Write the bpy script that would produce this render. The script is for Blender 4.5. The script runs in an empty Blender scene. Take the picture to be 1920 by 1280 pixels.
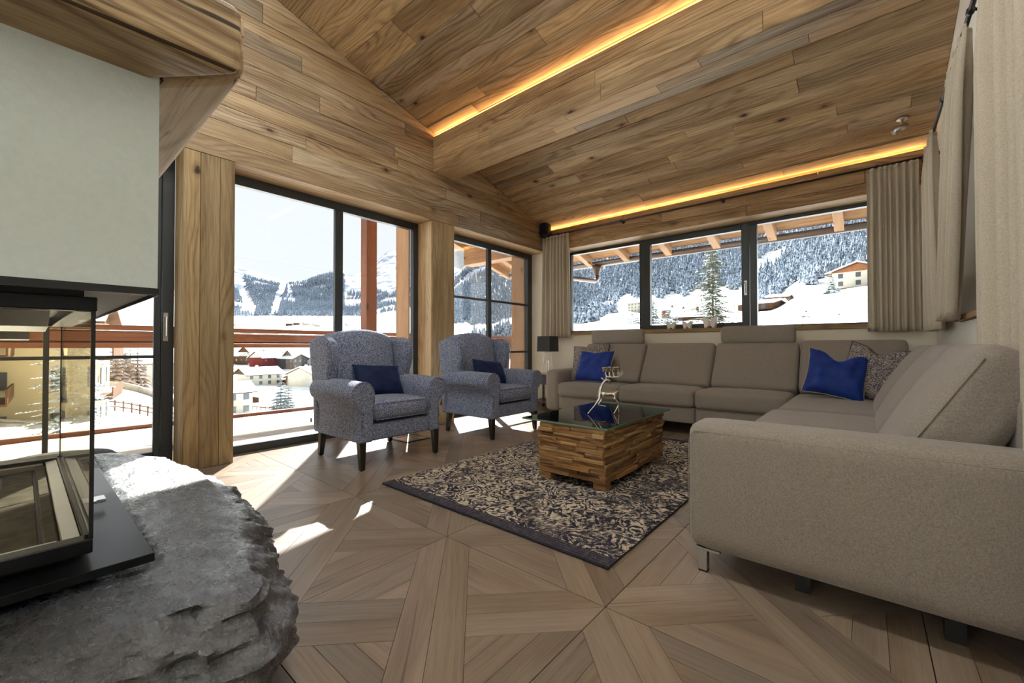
import bpy, bmesh, math, random
from mathutils import Vector, Matrix, noise
C = bpy.context.scene.collection
SC = bpy.context.scene
PI = math.pi
# ------------------------------------------------------------------ camera
cam_d = bpy.data.cameras.new('camera'); cam = bpy.data.objects.new('camera', cam_d); C.objects.link(cam)
SC.camera = cam
cam_d.sensor_width = 36.0; cam_d.lens = 781.86 / 1920 * 36; cam_d.clip_start = .02; cam_d.clip_end = 20000
_yaw, _pit, _rol = math.radians(40.345), math.radians(.734), math.radians(-.07)
_f = Vector((-math.sin(_yaw) * math.cos(_pit), math.cos(_yaw) * math.cos(_pit), math.sin(_pit)))
_r = Vector((math.cos(_yaw), math.sin(_yaw), 0)); _u = _r.cross(_f)
_r2 = _r * math.cos(_rol) + _u * math.sin(_rol); _u2 = _u * math.cos(_rol) - _r * math.sin(_rol)
_m = Matrix((_r2, _u2, -_f)).transposed().to_4x4(); _m.translation = (0, 0, .97)
cam.matrix_world = _m
# ------------------------------------------------------------------ world, sun, exposure
W = bpy.data.worlds.new('sky'); SC.world = W; W.use_nodes = True
_bg = W.node_tree.nodes['Background']; _bg.inputs[0].default_value = (.91, .95, 1.0, 1); _bg.inputs[1].default_value = .24
sun_d = bpy.data.lights.new('sun', 'SUN'); sun = bpy.data.objects.new('sun', sun_d); C.objects.link(sun)
SUN_DIR = Vector((.7986 * math.cos(math.radians(34.2)), -.6018 * math.cos(math.radians(34.2)), -math.sin(math.radians(34.2))))
sun.rotation_euler = SUN_DIR.to_track_quat('-Z', 'Y').to_euler(); sun_d.energy = 9.5; sun_d.angle = .009; sun_d.color = (1, .965, .91)
vs = SC.view_settings; vs.view_transform = 'Standard'; vs.look = 'None'; vs.exposure = 2.2; vs.gamma = 1; vs.use_curve_mapping = False
cy = SC.cycles; cy.max_bounces = 10; cy.diffuse_bounces = 6; cy.glossy_bounces = 5; cy.transmission_bounces = 6
cy.transparent_max_bounces = 24; cy.caustics_reflective = False; cy.caustics_refractive = False
cy.sample_clamp_indirect = 6; cy.use_denoising = True
LED_POWER = 11.0
GLOBE_FILL = 16.5
FLUSH_FILL = 8.5
# ------------------------------------------------------------------ helpers
def lin(c):
    if isinstance(c, str): c = [int(c[i:i + 2], 16) for i in (0, 2, 4)]
    r = []
    for v in c:
        v = v / 255
        r.append(v / 12.92 if v <= .04045 else ((v + .055) / 1.055) ** 2.4)
    return (*r, 1)
class NT:
    def __init__(s, name):
        s.m = bpy.data.materials.new(name); s.m.use_nodes = True; s.t = s.m.node_tree; s.t.nodes.clear()
        s.out = s.n('OutputMaterial')
    def n(s, typ, **kw):
        nd = s.t.nodes.new('ShaderNode' + typ)
        for k, v in kw.items(): setattr(nd, k, v)
        return nd
    def l(s, a, b): s.t.links.new(a, b)
    def put(s, sock, v):
        if isinstance(v, bpy.types.NodeSocket): s.l(v, sock)
        elif v is not None: sock.default_value = v
    def math(s, op, a, b=None, c=None, clamp=False):
        nd = s.n('Math', operation=op, use_clamp=clamp)
        for i, v in enumerate((a, b, c)): s.put(nd.inputs[i], v)
        return nd.outputs[0]
    def mix(s, f, a, b, mode='MIX'):
        nd = s.n('MixRGB', blend_type=mode); s.put(nd.inputs[0], f); s.put(nd.inputs[1], a); s.put(nd.inputs[2], b); return nd.outputs[0]
    def ramp(s, f, stops, interp='LINEAR'):
        nd = s.n('ValToRGB'); nd.color_ramp.interpolation = interp; e = nd.color_ramp.elements
        while len(e) < len(stops): e.new(.5)
        for i, (p, c) in enumerate(stops): e[i].position = p; e[i].color = c if not isinstance(c, (int, float)) else (c, c, c, 1)
        s.put(nd.inputs[0], f); return nd.outputs[0]
    def noise(s, vec, scale, detail=3, rough=.55, dist=0):
        nd = s.n('TexNoise'); s.put(nd.inputs['Vector'], vec); nd.inputs['Scale'].default_value = scale; nd.inputs['Detail'].default_value = detail
        nd.inputs['Roughness'].default_value = rough; nd.inputs['Distortion'].default_value = dist; return nd.outputs[0]
    def map(s, vec, scale=(1, 1, 1), rot=(0, 0, 0), loc=(0, 0, 0)):
        nd = s.n('Mapping'); s.put(nd.inputs[0], vec); nd.inputs['Scale'].default_value = scale; nd.inputs['Rotation'].default_value = rot; nd.inputs['Location'].default_value = loc; return nd.outputs[0]
    def vadd(s, a, b):
        nd = s.n('VectorMath', operation='ADD'); s.put(nd.inputs[0], a); s.put(nd.inputs[1], b); return nd.outputs[0]
    def bump(s, h, strength=.3, dist=.01):
        nd = s.n('Bump'); nd.inputs['Strength'].default_value = strength; nd.inputs['Distance'].default_value = dist; s.put(nd.inputs['Height'], h); return nd.outputs[0]
    def pbr(s, col, rough=.5, metal=0, normal=None, spec=.5, **kw):
        b = s.n('BsdfPrincipled'); s.put(b.inputs['Base Color'], col); s.put(b.inputs['Roughness'], rough); s.put(b.inputs['Metallic'], metal)
        s.put(b.inputs['Specular IOR Level'], spec)
        if normal is not None: s.l(normal, b.inputs['Normal'])
        for k, v in kw.items(): s.put(b.inputs[k], v)
        s.l(b.outputs[0], s.out.inputs[0]); return b
MATS = {}
def flat(name, c, rough=.6, metal=0, var=.06, scale=30, bump=0, spec=.5):
    """plain surface with a light mottling"""
    t = NT(name); tc = t.n('TexCoord').outputs['Object']; nz = t.noise(tc, scale, 4)
    col = lin(c) if not isinstance(c, tuple) or max(c) > 1.01 else c
    dk = tuple(v * (1 - var * 2) for v in col[:3]) + (1,); lt = tuple(min(1, v * (1 + var * 2)) for v in col[:3]) + (1,)
    cc = t.ramp(nz, [(.3, dk), (.7, lt)])
    t.pbr(cc, rough, metal, t.bump(nz, bump, .004) if bump else None, spec); return t.m
def wood(name, tones, grain=1.0, contrast=1.0, rough=.62, knots=.5, use_attr=True, axis=0, bump=.25, spec=.35, crack=.35, rings=.55, split=.66):
    """weathered timber: grain along local x ('gc' attribute) or along the given object axis"""
    t = NT(name)
    if use_attr: vec = t.n('Attribute', attribute_name='gc').outputs['Vector']
    else:
        vec = t.n('TexCoord').outputs['Object']
        if axis == 2: vec = t.map(vec, rot=(0, PI / 2, 0))
        if axis == 1: vec = t.map(vec, rot=(0, 0, PI / 2))
    rnd0 = t.n('ObjectInfo').outputs['Random']
    rnd = t.math('FRACT', t.math('ADD', t.math('MULTIPLY', rnd0, 7.31), t.n('Attribute', attribute_name='rnd').outputs['Fac']))
    cmb = t.n('CombineXYZ'); t.l(t.math('MULTIPLY', rnd, 43.0), cmb.inputs[0]); t.l(t.math('MULTIPLY', rnd, 17.0), cmb.inputs[1]); t.l(t.math('MULTIPLY', rnd, 29.0), cmb.inputs[2])
    v = t.vadd(vec, cmb.outputs[0])
    soft = t.noise(t.map(v, (.55 * grain, 5 * grain, 5 * grain)), 1.0, 4, .62, .6)
    fine = t.noise(t.map(v, (4 * grain, 130 * grain, 130 * grain)), 1.0, 3, .65, .2)
    warp = t.noise(t.map(v, (.9 * grain, 4.2 * grain, 4.2 * grain)), 1.0, 1.5, .4, 0)
    sep0 = t.n('SeparateXYZ'); t.l(v, sep0.inputs[0])
    ph = t.math('ADD', t.math('MULTIPLY', t.math('ADD', sep0.outputs[1], sep0.outputs[2]), 150.0 * grain), t.math('MULTIPLY', warp, 62.0))
    ph = t.math('ADD', ph, t.math('MULTIPLY', t.noise(t.map(v, (6 * grain, 40 * grain, 40 * grain)), 1.0, 2, .5, 0), 3.0))
    ring = t.math('POWER', t.math('MULTIPLY_ADD', t.math('SINE', ph), .5, .5), 2.6)
    ring = t.math('MULTIPLY', ring, t.ramp(t.noise(t.map(v, (.8 * grain, 6 * grain, 6 * grain)), 1.0, 2, .5, 0), [(.35, .15), (.65, 1)]))
    base = t.ramp(rnd, [(i / max(1, len(tones) - 1), lin(c)) for i, c in enumerate(tones)], 'LINEAR')
    dark = t.mix(1, base, lin('b3a492'), 'MULTIPLY')
    col = t.mix(t.math('MULTIPLY', t.ramp(soft, [(.38, 0), (.66, 1)]), .9 * contrast), base, dark)
    col = t.mix(t.math('MULTIPLY', ring, rings * contrast), col, t.mix(1, col, lin('8f6a48'), 'MULTIPLY'))
    col = t.mix(t.math('MULTIPLY', t.ramp(fine, [(.42, 0), (.72, 1)]), .5 * contrast), col, t.mix(1, col, lin('9c8872'), 'MULTIPLY'))
    if knots:
        vo = t.n('TexVoronoi'); t.l(t.map(v, (3.0 * grain, 5.4 * grain, 5.4 * grain)), vo.inputs['Vector']); vo.inputs['Scale'].default_value = 1.0
        sep = t.n('SeparateColor'); t.l(vo.outputs['Color'], sep.inputs[0])
        has = t.math('GREATER_THAN', sep.outputs[0], 1 - knots)
        wob = t.math('ADD', vo.outputs['Distance'], t.math('MULTIPLY', t.math('SUBTRACT', t.noise(v, 34, 3), .5), .12))
        halo = t.math('MULTIPLY', t.ramp(wob, [(.06, .75), (.26, 0)]), has)
        col = t.mix(halo, col, t.mix(1, col, lin('8a6a4a'), 'MULTIPLY'))
        k = t.math('MULTIPLY', t.ramp(wob, [(.03, 1), (.085, .8), (.12, 0)]), has)
        col = t.mix(k, col, lin('33241a'))
    if crack:
        cr = t.noise(t.map(v, (1.6 * grain, 38 * grain, 38 * grain)), 1.0, 2, .5, 1.2)
        ck = t.ramp(cr, [(split, 0), (split + .07, 1)])
        col = t.mix(t.math('MULTIPLY', ck, crack), col, lin('35261a'))
    hgt = t.math('ADD', soft, t.math('MULTIPLY', fine, .6))
    t.pbr(col, rough, 0, t.bump(hgt, bump, .004), spec); return t.m
def fabric(name, c1, c2, scale=260, rough=.95, sheen=.2, big=.12, bump=.35):
    t = NT(name); tc = t.n('TexCoord').outputs['Object']
    a = t.noise(t.map(tc, (scale, scale, scale * .35)), 1.0, 2, .7); b = t.noise(t.map(tc, (scale * .35, scale * .35, scale)), 1.0, 2, .7)
    w = t.math('ADD', t.math('MULTIPLY', a, .5), t.math('MULTIPLY', b, .5)); g = t.noise(tc, 6, 3)
    col = t.ramp(w, [(.38, lin(c1)), (.62, lin(c2))]); col = t.mix(t.math('MULTIPLY', g, big), col, lin('55504a'))
    bs = t.pbr(col, rough, 0, t.bump(w, bump, .002), .2); bs.inputs['Sheen Weight'].default_value = sheen; return t.m
class MB:
    def __init__(s): s.v = []; s.f = []
    def add(s, vs_, fs):
        o = len(s.v); s.v += [tuple(p) for p in vs_]; s.f += [tuple(i + o for i in q) for q in fs]; return s
    def box(s, x0, x1, y0, y1, z0, z1):
        return s.add([(x0, y0, z0), (x1, y0, z0), (x1, y1, z0), (x0, y1, z0), (x0, y0, z1), (x1, y0, z1), (x1, y1, z1), (x0, y1, z1)],
                     [(3, 2, 1, 0), (4, 5, 6, 7), (0, 1, 5, 4), (1, 2, 6, 5), (2, 3, 7, 6), (3, 0, 4, 7)])
    def beam(s, a, b, w, h, up=(0, 0, 1)):
        a = Vector(a); b = Vector(b); d = (b - a).normalized(); sd = d.cross(Vector(up))
        if sd.length < 1e-4: sd = d.cross(Vector((1, 0, 0)))
        sd.normalize(); u = sd.cross(d)
        P = [p + sd * (i * w / 2) + u * (j * h / 2) for p in (a, b) for i, j in ((-1, -1), (1, -1), (1, 1), (-1, 1))]
        return s.add(P, [(3, 2, 1, 0), (4, 5, 6, 7), (0, 1, 5, 4), (1, 2, 6, 5), (2, 3, 7, 6), (3, 0, 4, 7)])
    def prism(s, poly, h0, h1, fr=None):
        """polygon (2d, ccw) extruded from h0 to h1; fr maps (u,v,h)->xyz"""
        fr = fr or (lambda u, v, h: (u, v, h)); n = len(poly)
        P = [fr(u, v, h0) for u, v in poly] + [fr(u, v, h1) for u, v in poly]
        return s.add(P, [tuple(range(n - 1, -1, -1)), tuple(range(n, 2 * n))] + [(i, (i + 1) % n, n + (i + 1) % n, n + i) for i in range(n)])
    def tube(s, pts, r, n=8, cap=True, closed=False):
        pts = [Vector(p) for p in pts]; R = r if isinstance(r, (list, tuple)) else [r] * len(pts); o = len(s.v); m = len(pts); prev = None
        for i, p in enumerate(pts):
            a = pts[i - 1] if (i > 0 or closed) else p; b = pts[(i + 1) % m] if (i < m - 1 or closed) else p
            d = (b - a).normalized()
            if prev is None:
                u = d.orthogonal().normalized()
            else:
                u = prev - d * prev.dot(d)
                if u.length < 1e-5: u = d.orthogonal()
                u.normalize()
            prev = u; w = d.cross(u)
            for k in range(n):
                an = 2 * PI * k / n; s.v.append(tuple(p + (u * math.cos(an) + w * math.sin(an)) * R[i]))
        for i in range(m - 1 + (1 if closed else 0)):
            j = (i + 1) % m
            for k in range(n): s.f.append((o + i * n + k, o + i * n + (k + 1) % n, o + j * n + (k + 1) % n, o + j * n + k))
        if cap and not closed: s.f.append(tuple(o + k for k in range(n - 1, -1, -1))); s.f.append(tuple(o + (m - 1) * n + k for k in range(n)))
        return s
    def lathe(s, prof, n=20, c=(0, 0, 0)):
        o = len(s.v); m = len(prof)
        for r, z in prof:
            for k in range(n): s.v.append((c[0] + r * math.cos(2 * PI * k / n), c[1] + r * math.sin(2 * PI * k / n), c[2] + z))
        for i in range(m - 1):
            for k in range(n): s.f.append((o + i * n + k, o + i * n + (k + 1) % n, o + (i + 1) * n + (k + 1) % n, o + (i + 1) * n + k))
        return s
    def grid(s, fn, nu, nv, wrap=False):
        o = len(s.v)
        for j in range(nv + 1):
            for i in range(nu + (0 if wrap else 1)): s.v.append(tuple(fn(i / nu, j / nv)))
        W_ = nu if wrap else nu + 1
        for j in range(nv):
            for i in range(nu): s.f.append((o + j * W_ + i, o + j * W_ + (i + 1) % W_, o + (j + 1) * W_ + (i + 1) % W_, o + (j + 1) * W_ + i))
        return s
    def soft(s, c, size, r, bulge=(0, 0, 0), n=10, fn=None):
        """rounded, slightly bulging box"""
        h = [q / 2 for q in size]; idx = {}; o = len(s.v)
        def t2(i):
            t = i / n * 2 - 1; return math.copysign(1 - (1 - abs(t)) ** 1.5, t)
        def vert(i, j, k):
            if (i, j, k) in idx: return idx[i, j, k]
            p = Vector((t2(i) * h[0], t2(j) * h[1], t2(k) * h[2])); q = Vector([max(-(h[a] - r), min(h[a] - r, p[a])) for a in range(3)])
            d = p - q
            if d.length > 1e-9:
                m = max(abs(d[0]), abs(d[1]), abs(d[2])); p = q + d.normalized() * m if d.length > 0 else p
            e = [p[a] / h[a] for a in range(3)]; w = [1 - e[a] ** 2 for a in range(3)]
            p = Vector((p[0] + bulge[0] * e[0] * w[1] * w[2], p[1] + bulge[1] * e[1] * w[0] * w[2], p[2] + bulge[2] * e[2] * w[0] * w[1]))
            if fn: p = Vector(fn(p))
            s.v.append((p[0] + c[0], p[1] + c[1], p[2] + c[2])); idx[i, j, k] = len(s.v) - 1; return idx[i, j, k]
        for a in range(n):
            for b in range(n):
                for fl in (0, n):
                    q = [vert(a, b, fl), vert(a + 1, b, fl), vert(a + 1, b + 1, fl), vert(a, b + 1, fl)]; s.f.append(tuple(q if fl else q[::-1]))
                    q = [vert(a, fl, b), vert(a + 1, fl, b), vert(a + 1, fl, b + 1), vert(a, fl, b + 1)]; s.f.append(tuple(q[::-1] if fl else q))
                    q = [vert(fl, a, b), vert(fl, a + 1, b), vert(fl, a + 1, b + 1), vert(fl, a, b + 1)]; s.f.append(tuple(q if fl else q[::-1]))
        return s
    def xf(s, m):
        s.v = [tuple(m @ Vector(p)) for p in s.v]; return s
    def build(s, name, mat, parent=None, smooth=False, bevel=0, seg=2, gc=False, loc=None, solid=0):
        me = bpy.data.meshes.new(name); me.from_pydata(s.v, [], s.f); me.update()
        if mat: me.materials.append(mat)
        if gc:
            at = me.attributes.new('gc', 'FLOAT_VECTOR', 'POINT'); at.data.foreach_set('vector', [q for p in (gc if isinstance(gc, list) else s.v) for q in p])
        if smooth:
            me.shade_smooth()
        o = bpy.data.objects.new(name, me); C.objects.link(o)
        if parent: o.parent = parent
        if loc: o.location = loc
        if solid:
            md = o.modifiers.new('solid', 'SOLIDIFY'); md.thickness = solid; md.offset = 0
        if bevel:
            md = o.modifiers.new('bevel', 'BEVEL'); md.width = bevel; md.segments = seg; md.limit_method = 'ANGLE'; md.angle_limit = .6; md.harden_normals = False
            me.shade_smooth()
            try: me.set_sharp_from_angle(angle=.7)
            except Exception: pass
        return o
def tag(o, label=None, cat=None, group=None, kind=None):
    if label: o['label'] = label
    if cat: o['category'] = cat
    if group: o['group'] = group
    if kind: o['kind'] = kind
    return o
def thing(name, label, cat, loc=(0, 0, 0), rz=0, group=None, kind=None):
    o = bpy.data.objects.new(name, None); C.objects.link(o); o.location = loc; o.rotation_euler = (0, 0, rz); o.empty_display_size = .1
    return tag(o, label, cat, group, kind)
def copy_tree(o, parent=None):
    c = o.copy(); C.objects.link(c)
    if parent: c.parent = parent
    for ch in list(o.children): copy_tree(ch, c)
    return c
def clip(poly, a, b, c):
    out = []; n = len(poly)
    for i in range(n):
        p, q = poly[i], poly[(i + 1) % n]; dp = a * p[0] + b * p[1] - c; dq = a * q[0] + b * q[1] - c
        if dp <= 0: out.append(p)
        if dp * dq < 0: t = dp / (dp - dq); out.append((p[0] + (q[0] - p[0]) * t, p[1] + (q[1] - p[1]) * t))
    return out
def inset(poly, d):
    n = len(poly); out = []
    for i in range(n):
        p0, p1, p2 = Vector(poly[i - 1]), Vector(poly[i]), Vector(poly[(i + 1) % n])
        e1 = (p1 - p0).normalized(); e2 = (p2 - p1).normalized(); n1 = Vector((-e1.y, e1.x)); n2 = Vector((-e2.y, e2.x))
        den = 1 + n1.dot(n2); out.append(tuple(p1 + (n1 + n2) * (d / max(.35, den))))
    return out
def board_geo(poly, T, ch=.003):
    """convex ccw polygon, back at h=0, front at h=T with a chamfered edge"""
    ins = inset(poly, ch); n = len(poly)
    v = [(u, w, 0) for u, w in poly] + [(u, w, T - ch) for u, w in poly] + [(u, w, T) for u, w in ins]
    f = [(i, (i + 1) % n, n + (i + 1) % n, n + i) for i in range(n)] + [(n + i, n + (i + 1) % n, 2 * n + (i + 1) % n, 2 * n + i) for i in range(n)] + [tuple(range(2 * n, 3 * n))]
    return v, f
def board(name, poly, T, M, mat, parent, ch=.003, seed=None):
    v, f = board_geo(poly, T, ch); mb = MB().add(v, f)
    o = mb.build(name, mat, parent, gc=True); o.matrix_basis = M; return o
def frame(origin, ex, ey):
    ex = Vector(ex).normalized(); ey = Vector(ey).normalized(); ez = ex.cross(ey)
    m = Matrix((ex, ey, ez)).transposed().to_4x4(); m.translation = origin; return m
def area(p): return abs(sum(p[i][0] * p[(i + 1) % len(p)][1] - p[(i + 1) % len(p)][0] * p[i][1] for i in range(len(p)))) / 2

# ------------------------------------------------------------------ materials
M_ceil = wood('ceiling_larch', ['c6a577', 'e4c596', 'd0b288', 'ead0a6', 'b69e7c', 'dcbb8c', 'c7b297'], knots=.36, rings=.6, crack=.5)
M_wallw = wood('wall_larch', ['c9af89', 'b9a07a', 'a69780', 'd1ba97', 'b39b7a', 'c3aa84', 'aa997c'], knots=.36, rings=.6, crack=.5)
M_beamw = wood('beam_larch', ['c6a67b', 'd0b084', 'b79d77', 'c8a87d'], knots=.36, rings=.6, crack=.5)
M_pale = wood('pale_spruce', ['d9b88a', 'd0ab7a', 'dcc096'], knots=.15, contrast=.6)
M_mantel = wood('old_beam', ['b59c74', 'bfa680'], grain=.7, knots=.5, contrast=1.25, bump=.9, crack=.95, rings=.8, split=.60)
M_mantel_lit = wood('old_beam_lit', ['d6bd96', 'cdb289'], grain=.7, knots=.4, contrast=.8, bump=.9, crack=.9, rings=.4, split=.62)  # paler copy of the old beam, bounced light painted into its colour
M_ext = wood('balcony_timber', ['84543a', '8c5b40', '7b4c35'], knots=.25, contrast=.7)
M_ext2 = wood('rafter_timber', ['c9a27a', 'c4986e', 'd2ad86'], knots=.25, contrast=.5)
M_plaster = flat('white_plaster', 'e9e4d8', .9, var=.012, scale=160, bump=.25)
M_cream = flat('cream_plaster', 'e6dcc8', .9, var=.012, scale=160, bump=.2)
M_hood = flat('hood_plaster', 'd3dddb', .85, var=.015, scale=55, bump=.5)
M_frame = flat('anthracite_frame', '3e4142', .38, .35, var=.02, scale=80)
M_blacksteel = flat('black_steel', '1d1f22', .35, .6, var=.05, scale=14)
M_black = flat('black_lacquer', '18181a', .45, 0, var=.03)
M_chrome = flat('chrome', (.82, .82, .82, 1), .12, 1, var=.01)
M_steel = flat('brushed_steel', (.55, .54, .52, 1), .3, 1, var=.03, scale=90)
M_silver = flat('polished_silver', (.86, .81, .72, 1), .09, 1, var=.02)
def led(name, c, s):
    t = NT(name); e = t.n('Emission'); e.inputs[0].default_value = (*c, 1); e.inputs[1].default_value = s; t.l(e.outputs[0], t.out.inputs[0]); return t.m
M_led = led('led_strip', (1.0, .55, .22), LED_POWER)
def glass(name, tint=(1, 1, 1, 1), refl=.8, rough=0.0):
    t = NT(name); tr = t.n('BsdfTransparent'); tr.inputs[0].default_value = tint; gl = t.n('BsdfGlossy'); gl.inputs['Roughness'].default_value = rough
    fr = t.n('Fresnel'); fr.inputs[0].default_value = 1.45; mx = t.n('MixShader'); t.l(t.math('MULTIPLY', fr.outputs[0], refl), mx.inputs[0]); t.l(tr.outputs[0], mx.inputs[1]); t.l(gl.outputs[0], mx.inputs[2])
    t.l(mx.outputs[0], t.out.inputs[0]); return t.m
M_glass = glass('window_glass', (.97, .985, .98, 1), .55)
M_fireglass = glass('fire_glass', (.97, .94, .87, 1), .7)
M_tableglass = glass('table_glass', (.84, .92, .88, 1), 1.0)
# ------------------------------------------------------------------ room shell
XW, XF, YB, YF, XR = -4.066, -4.35, 5.65, 5.93, .515
ZL = 2.54
def zc(y): return 3.614 - .29 * (y - 3.281)
R1 = random.Random(4)
def struct(name, mb, mat, parent=None, **k):
    o = mb.build(name, mat, parent, **k)
    if not parent: o['kind'] = 'structure'
    return o
# --- floor: slab with parquet-look tiles, each tile built of its boards
floor = struct('floor', MB().box(-4.5, XR + .05, -5.2, YF, -.2, -.014), flat('floor_bed', '4a3b2f', .9))
M_floor = wood('floor_oak', ['8d7c6b', '998773', '817568', 'a59280', '938371', '877b6e'], knots=.06, contrast=.6, rough=.33, bump=.1, spec=.5, crack=.45, rings=.28)
TS, TX, TY = .8962, -1.6466, 1.4189
def tile_polys():
    h = TS / 2 - .0016; b = .1175; r2 = 2 ** .5
    sq = [(-h, -h), (h, -h), (h, h), (-h, h)]; P = []
    g = .0006
    # continuous band along the diagonal (1,-1): |u+v|/sqrt2 < b, two boards
    P.append((clip(clip(sq, 1, 1, -g * r2), -1, -1, (b - g) * r2), -45)); P.append((clip(clip(sq, -1, -1, -g * r2), 1, 1, (b - g) * r2), -45))
    for sg in (1, -1):
        half = clip(sq, -sg, -sg, -(b + g) * r2)
        P.append((clip(clip(half, 1, -1, -g * r2), -1, 1, (b - g) * r2), 45)); P.append((clip(clip(half, -1, 1, -g * r2), 1, -1, (b - g) * r2), 45))
    for k in range(4):
        a = k * PI / 2; n = (round(math.cos(a)), round(math.sin(a)))
        q = clip(clip(sq, -1, -1, -(b + g) * r2) if n in ((1, 0), (0, 1)) else clip(sq, 1, 1, -(b + g) * r2), *((-1, 1) if n in ((1, 0), (0, -1)) else (1, -1)), -(b + g) * r2)
        lim = [h + 1, h - .098, h - .19, -1]
        for i in range(3):
            c = clip(clip(q, n[0], n[1], lim[i] - g), -n[0], -n[1], -(lim[i + 1] + g))
            if len(c) > 2 and area(c) > 1e-4: P.append((c, 0 if n[0] == 0 else 90))
    return P
POLYS = tile_polys()
def local_board(poly, deg):
    """board outline in its own frame (grain along x) and the turn that puts it back"""
    a = math.radians(-deg); cx = sum(p[0] for p in poly) / len(poly); cyy = sum(p[1] for p in poly) / len(poly)
    return [((p[0] - cx) * math.cos(a) - (p[1] - cyy) * math.sin(a), (p[0] - cx) * math.sin(a) + (p[1] - cyy) * math.cos(a)) for p in poly], (cx, cyy)
BG = []
for poly, deg in POLYS:
    lp, c = local_board(poly, deg); v, f = board_geo(lp, .008, .0006); mb = MB().add(v, f)
    tmp = mb.build('board', M_floor, gc=True); BG.append((tmp.data, c, deg, v, f)); bpy.data.objects.remove(tmp)
tiles = []
for i in range(-4, 3):
    for j in range(-7, 6):
        cx, cyy = TX + (i + .5) * TS, TY + (j + .5) * TS
        if cx - TS / 2 > XR or cyy - TS / 2 > YB: continue
        tiles.append((cx, cyy, i, j))
def seen(cx, cyy):   # camera-side tiles that lie open, not under sofa, rug or hearth
    return -3.8 < cx < .4 and .2 < cyy < 4.4 and not (cx > -.6 and cyy > 2.4) and not (-2.4 < cx < -1.0 and 2.2 < cyy < 4.4)
near = sorted([t for t in tiles if seen(t[0], t[1])], key=lambda t: math.hypot(t[0], t[1]))[:16]
far_mb, far_gc, far_rnd = MB(), [], []
tile_me = None
for t in tiles:
    cx, cyy, i, j = t; turn = 0 if (i + j) % 2 == 0 else 90
    turn = 0
    if t in near:
        if tile_me is None:
            tl = MB().box(-TS / 2 + .001, TS / 2 - .001, -TS / 2 + .001, TS / 2 - .001, -.0138, -.0082).build('tile', bpy.data.materials['floor_bed'], floor); tile_me = tl.data
        else:
            tl = bpy.data.objects.new('tile', tile_me); C.objects.link(tl); tl.parent = floor
        tl.location = (cx, cyy, 0)
        for me, c, deg, v, f in BG:
            o = bpy.data.objects.new('board', me); C.objects.link(o); o.parent = tl; o.location = (c[0], c[1], -.0081); o.rotation_euler = (0, 0, math.radians(deg))
    else:
        for me, c, deg, v, f in BG:
            r = math.radians(deg); ca, sa = math.cos(r), math.sin(r); rn = R1.random(); off = (R1.random() * 9, R1.random() * 9, 0)
            far_mb.add([(cx + c[0] + p[0] * ca - p[1] * sa, cyy + c[1] + p[0] * sa + p[1] * ca, p[2] - .0081) for p in v], f)
            far_gc += [(p[0] + off[0], p[1] + off[1], p[2]) for p in v]; far_rnd += [rn] * len(v)
fo = far_mb.build('tile_boards', M_floor, floor, gc=far_gc); fo['kind'] = 'stuff'
at = fo.data.attributes.new('rnd', 'FLOAT', 'POINT'); at.data.foreach_set('value', far_rnd)
# --- left wall (gable) : core, then planks
core = MB()
def gable(mb, y0, y1, z0, x0=-4.42, x1=-4.092):
    mb.prism([(y0, z0), (y1, z0), (y1, zc(y1) + .1), (y0, zc(y0) + .1)], x0, x1, lambda u, v, h: (h, u, v))
gable(core, -5.2, YF + .1, ZL + .022)
core.box(-4.45, XW - .025, .838, 1.14, -.01, ZL + .03).box(-4.45, XW - .025, 3.297, 3.61, -.01, ZL + .03)
core.box(-4.45, XW - .025, -1.05, -.65, -.01, ZL + .03).box(-4.45, XW - .025, -5.2, -4.7, -.01, ZL + .03)
wall_left = struct('wall_left', core, M_wallw, gc=True)
fW = lambda y, z, x=XW: frame((x, y, z), (0, 1, 0), (0, 0, 1))
def course(y0, y1, widths, z0, parent, mat, top=None, T=.022, lens=(1.3, 3.2), rng=R1, make=None, first=None):
    z = z0
    for w in widths:
        y = y0 - rng.random() * 1.2
        while y < y1:
            L = rng.uniform(*lens); a, b = max(y, y0), min(y + L, y1); y += L
            if b - a < .06: continue
            make(a, b, z, z + w)
        z += w
def wplank(a, b, z0, z1):
    g = .0012; poly = [(a + g, z0 + g), (b - g, z0 + g), (b - g, z1 - g), (a + g, z1 - g)]
    # stay below the roof line: z < zc(y)
    poly = clip(poly, .29, 1, 3.614 + .29 * 3.281 - .004)
    if len(poly) < 3 or area(poly) < .002: return
    cx = sum(p[0] for p in poly) / len(poly); cz = sum(p[1] for p in poly) / len(poly)
    d = R1.choice((0, 0, .002, .004, -.002))
    board('plank', [(p[0] - cx, p[1] - cz) for p in poly], .024 + d, fW(cx, cz, XW - .024), M_wallw, wall_left)
course(-.9, YB, [.148, .162, .135, .15, .128, .17, .14, .152, .13, .165, .15, .14, .15], ZL, None, None, make=wplank)
struct('plank', MB().prism([(-5.2, ZL), (-.905, ZL), (-.905, zc(-.905)), (-5.2, zc(-5.2))], XW - .024, XW, lambda u, v, h: (h, u, v)), M_wallw, wall_left, gc=True)
M_pil = wood('pillar_larch', ['b39668', 'bfa274', 'a8906a', 'b79b70'], knots=.3, contrast=.9)
def vboard(y0, y1, z0, z1, x=XW, T=.024, mat=None):     # upright board on the left wall, grain upright
    cx, cz = (y0 + y1) / 2, (z0 + z1) / 2; h = (z1 - z0) / 2; w = (y1 - y0) / 2 - .001
    board('plank', [(-h, -w), (h, -w), (h, w), (-h, w)], T, frame((x - T, cx, cz), (0, 0, 1), (0, -1, 0)), mat or M_pil, wall_left)
for a, b in ((.815, .924), (.924, 1.058), (1.058, 1.164)): vboard(a, b, .001, ZL - .001)
for a, b in ((3.274, 3.44), (3.44, 3.632)): vboard(a, b, .001, ZL - .001)
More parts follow.
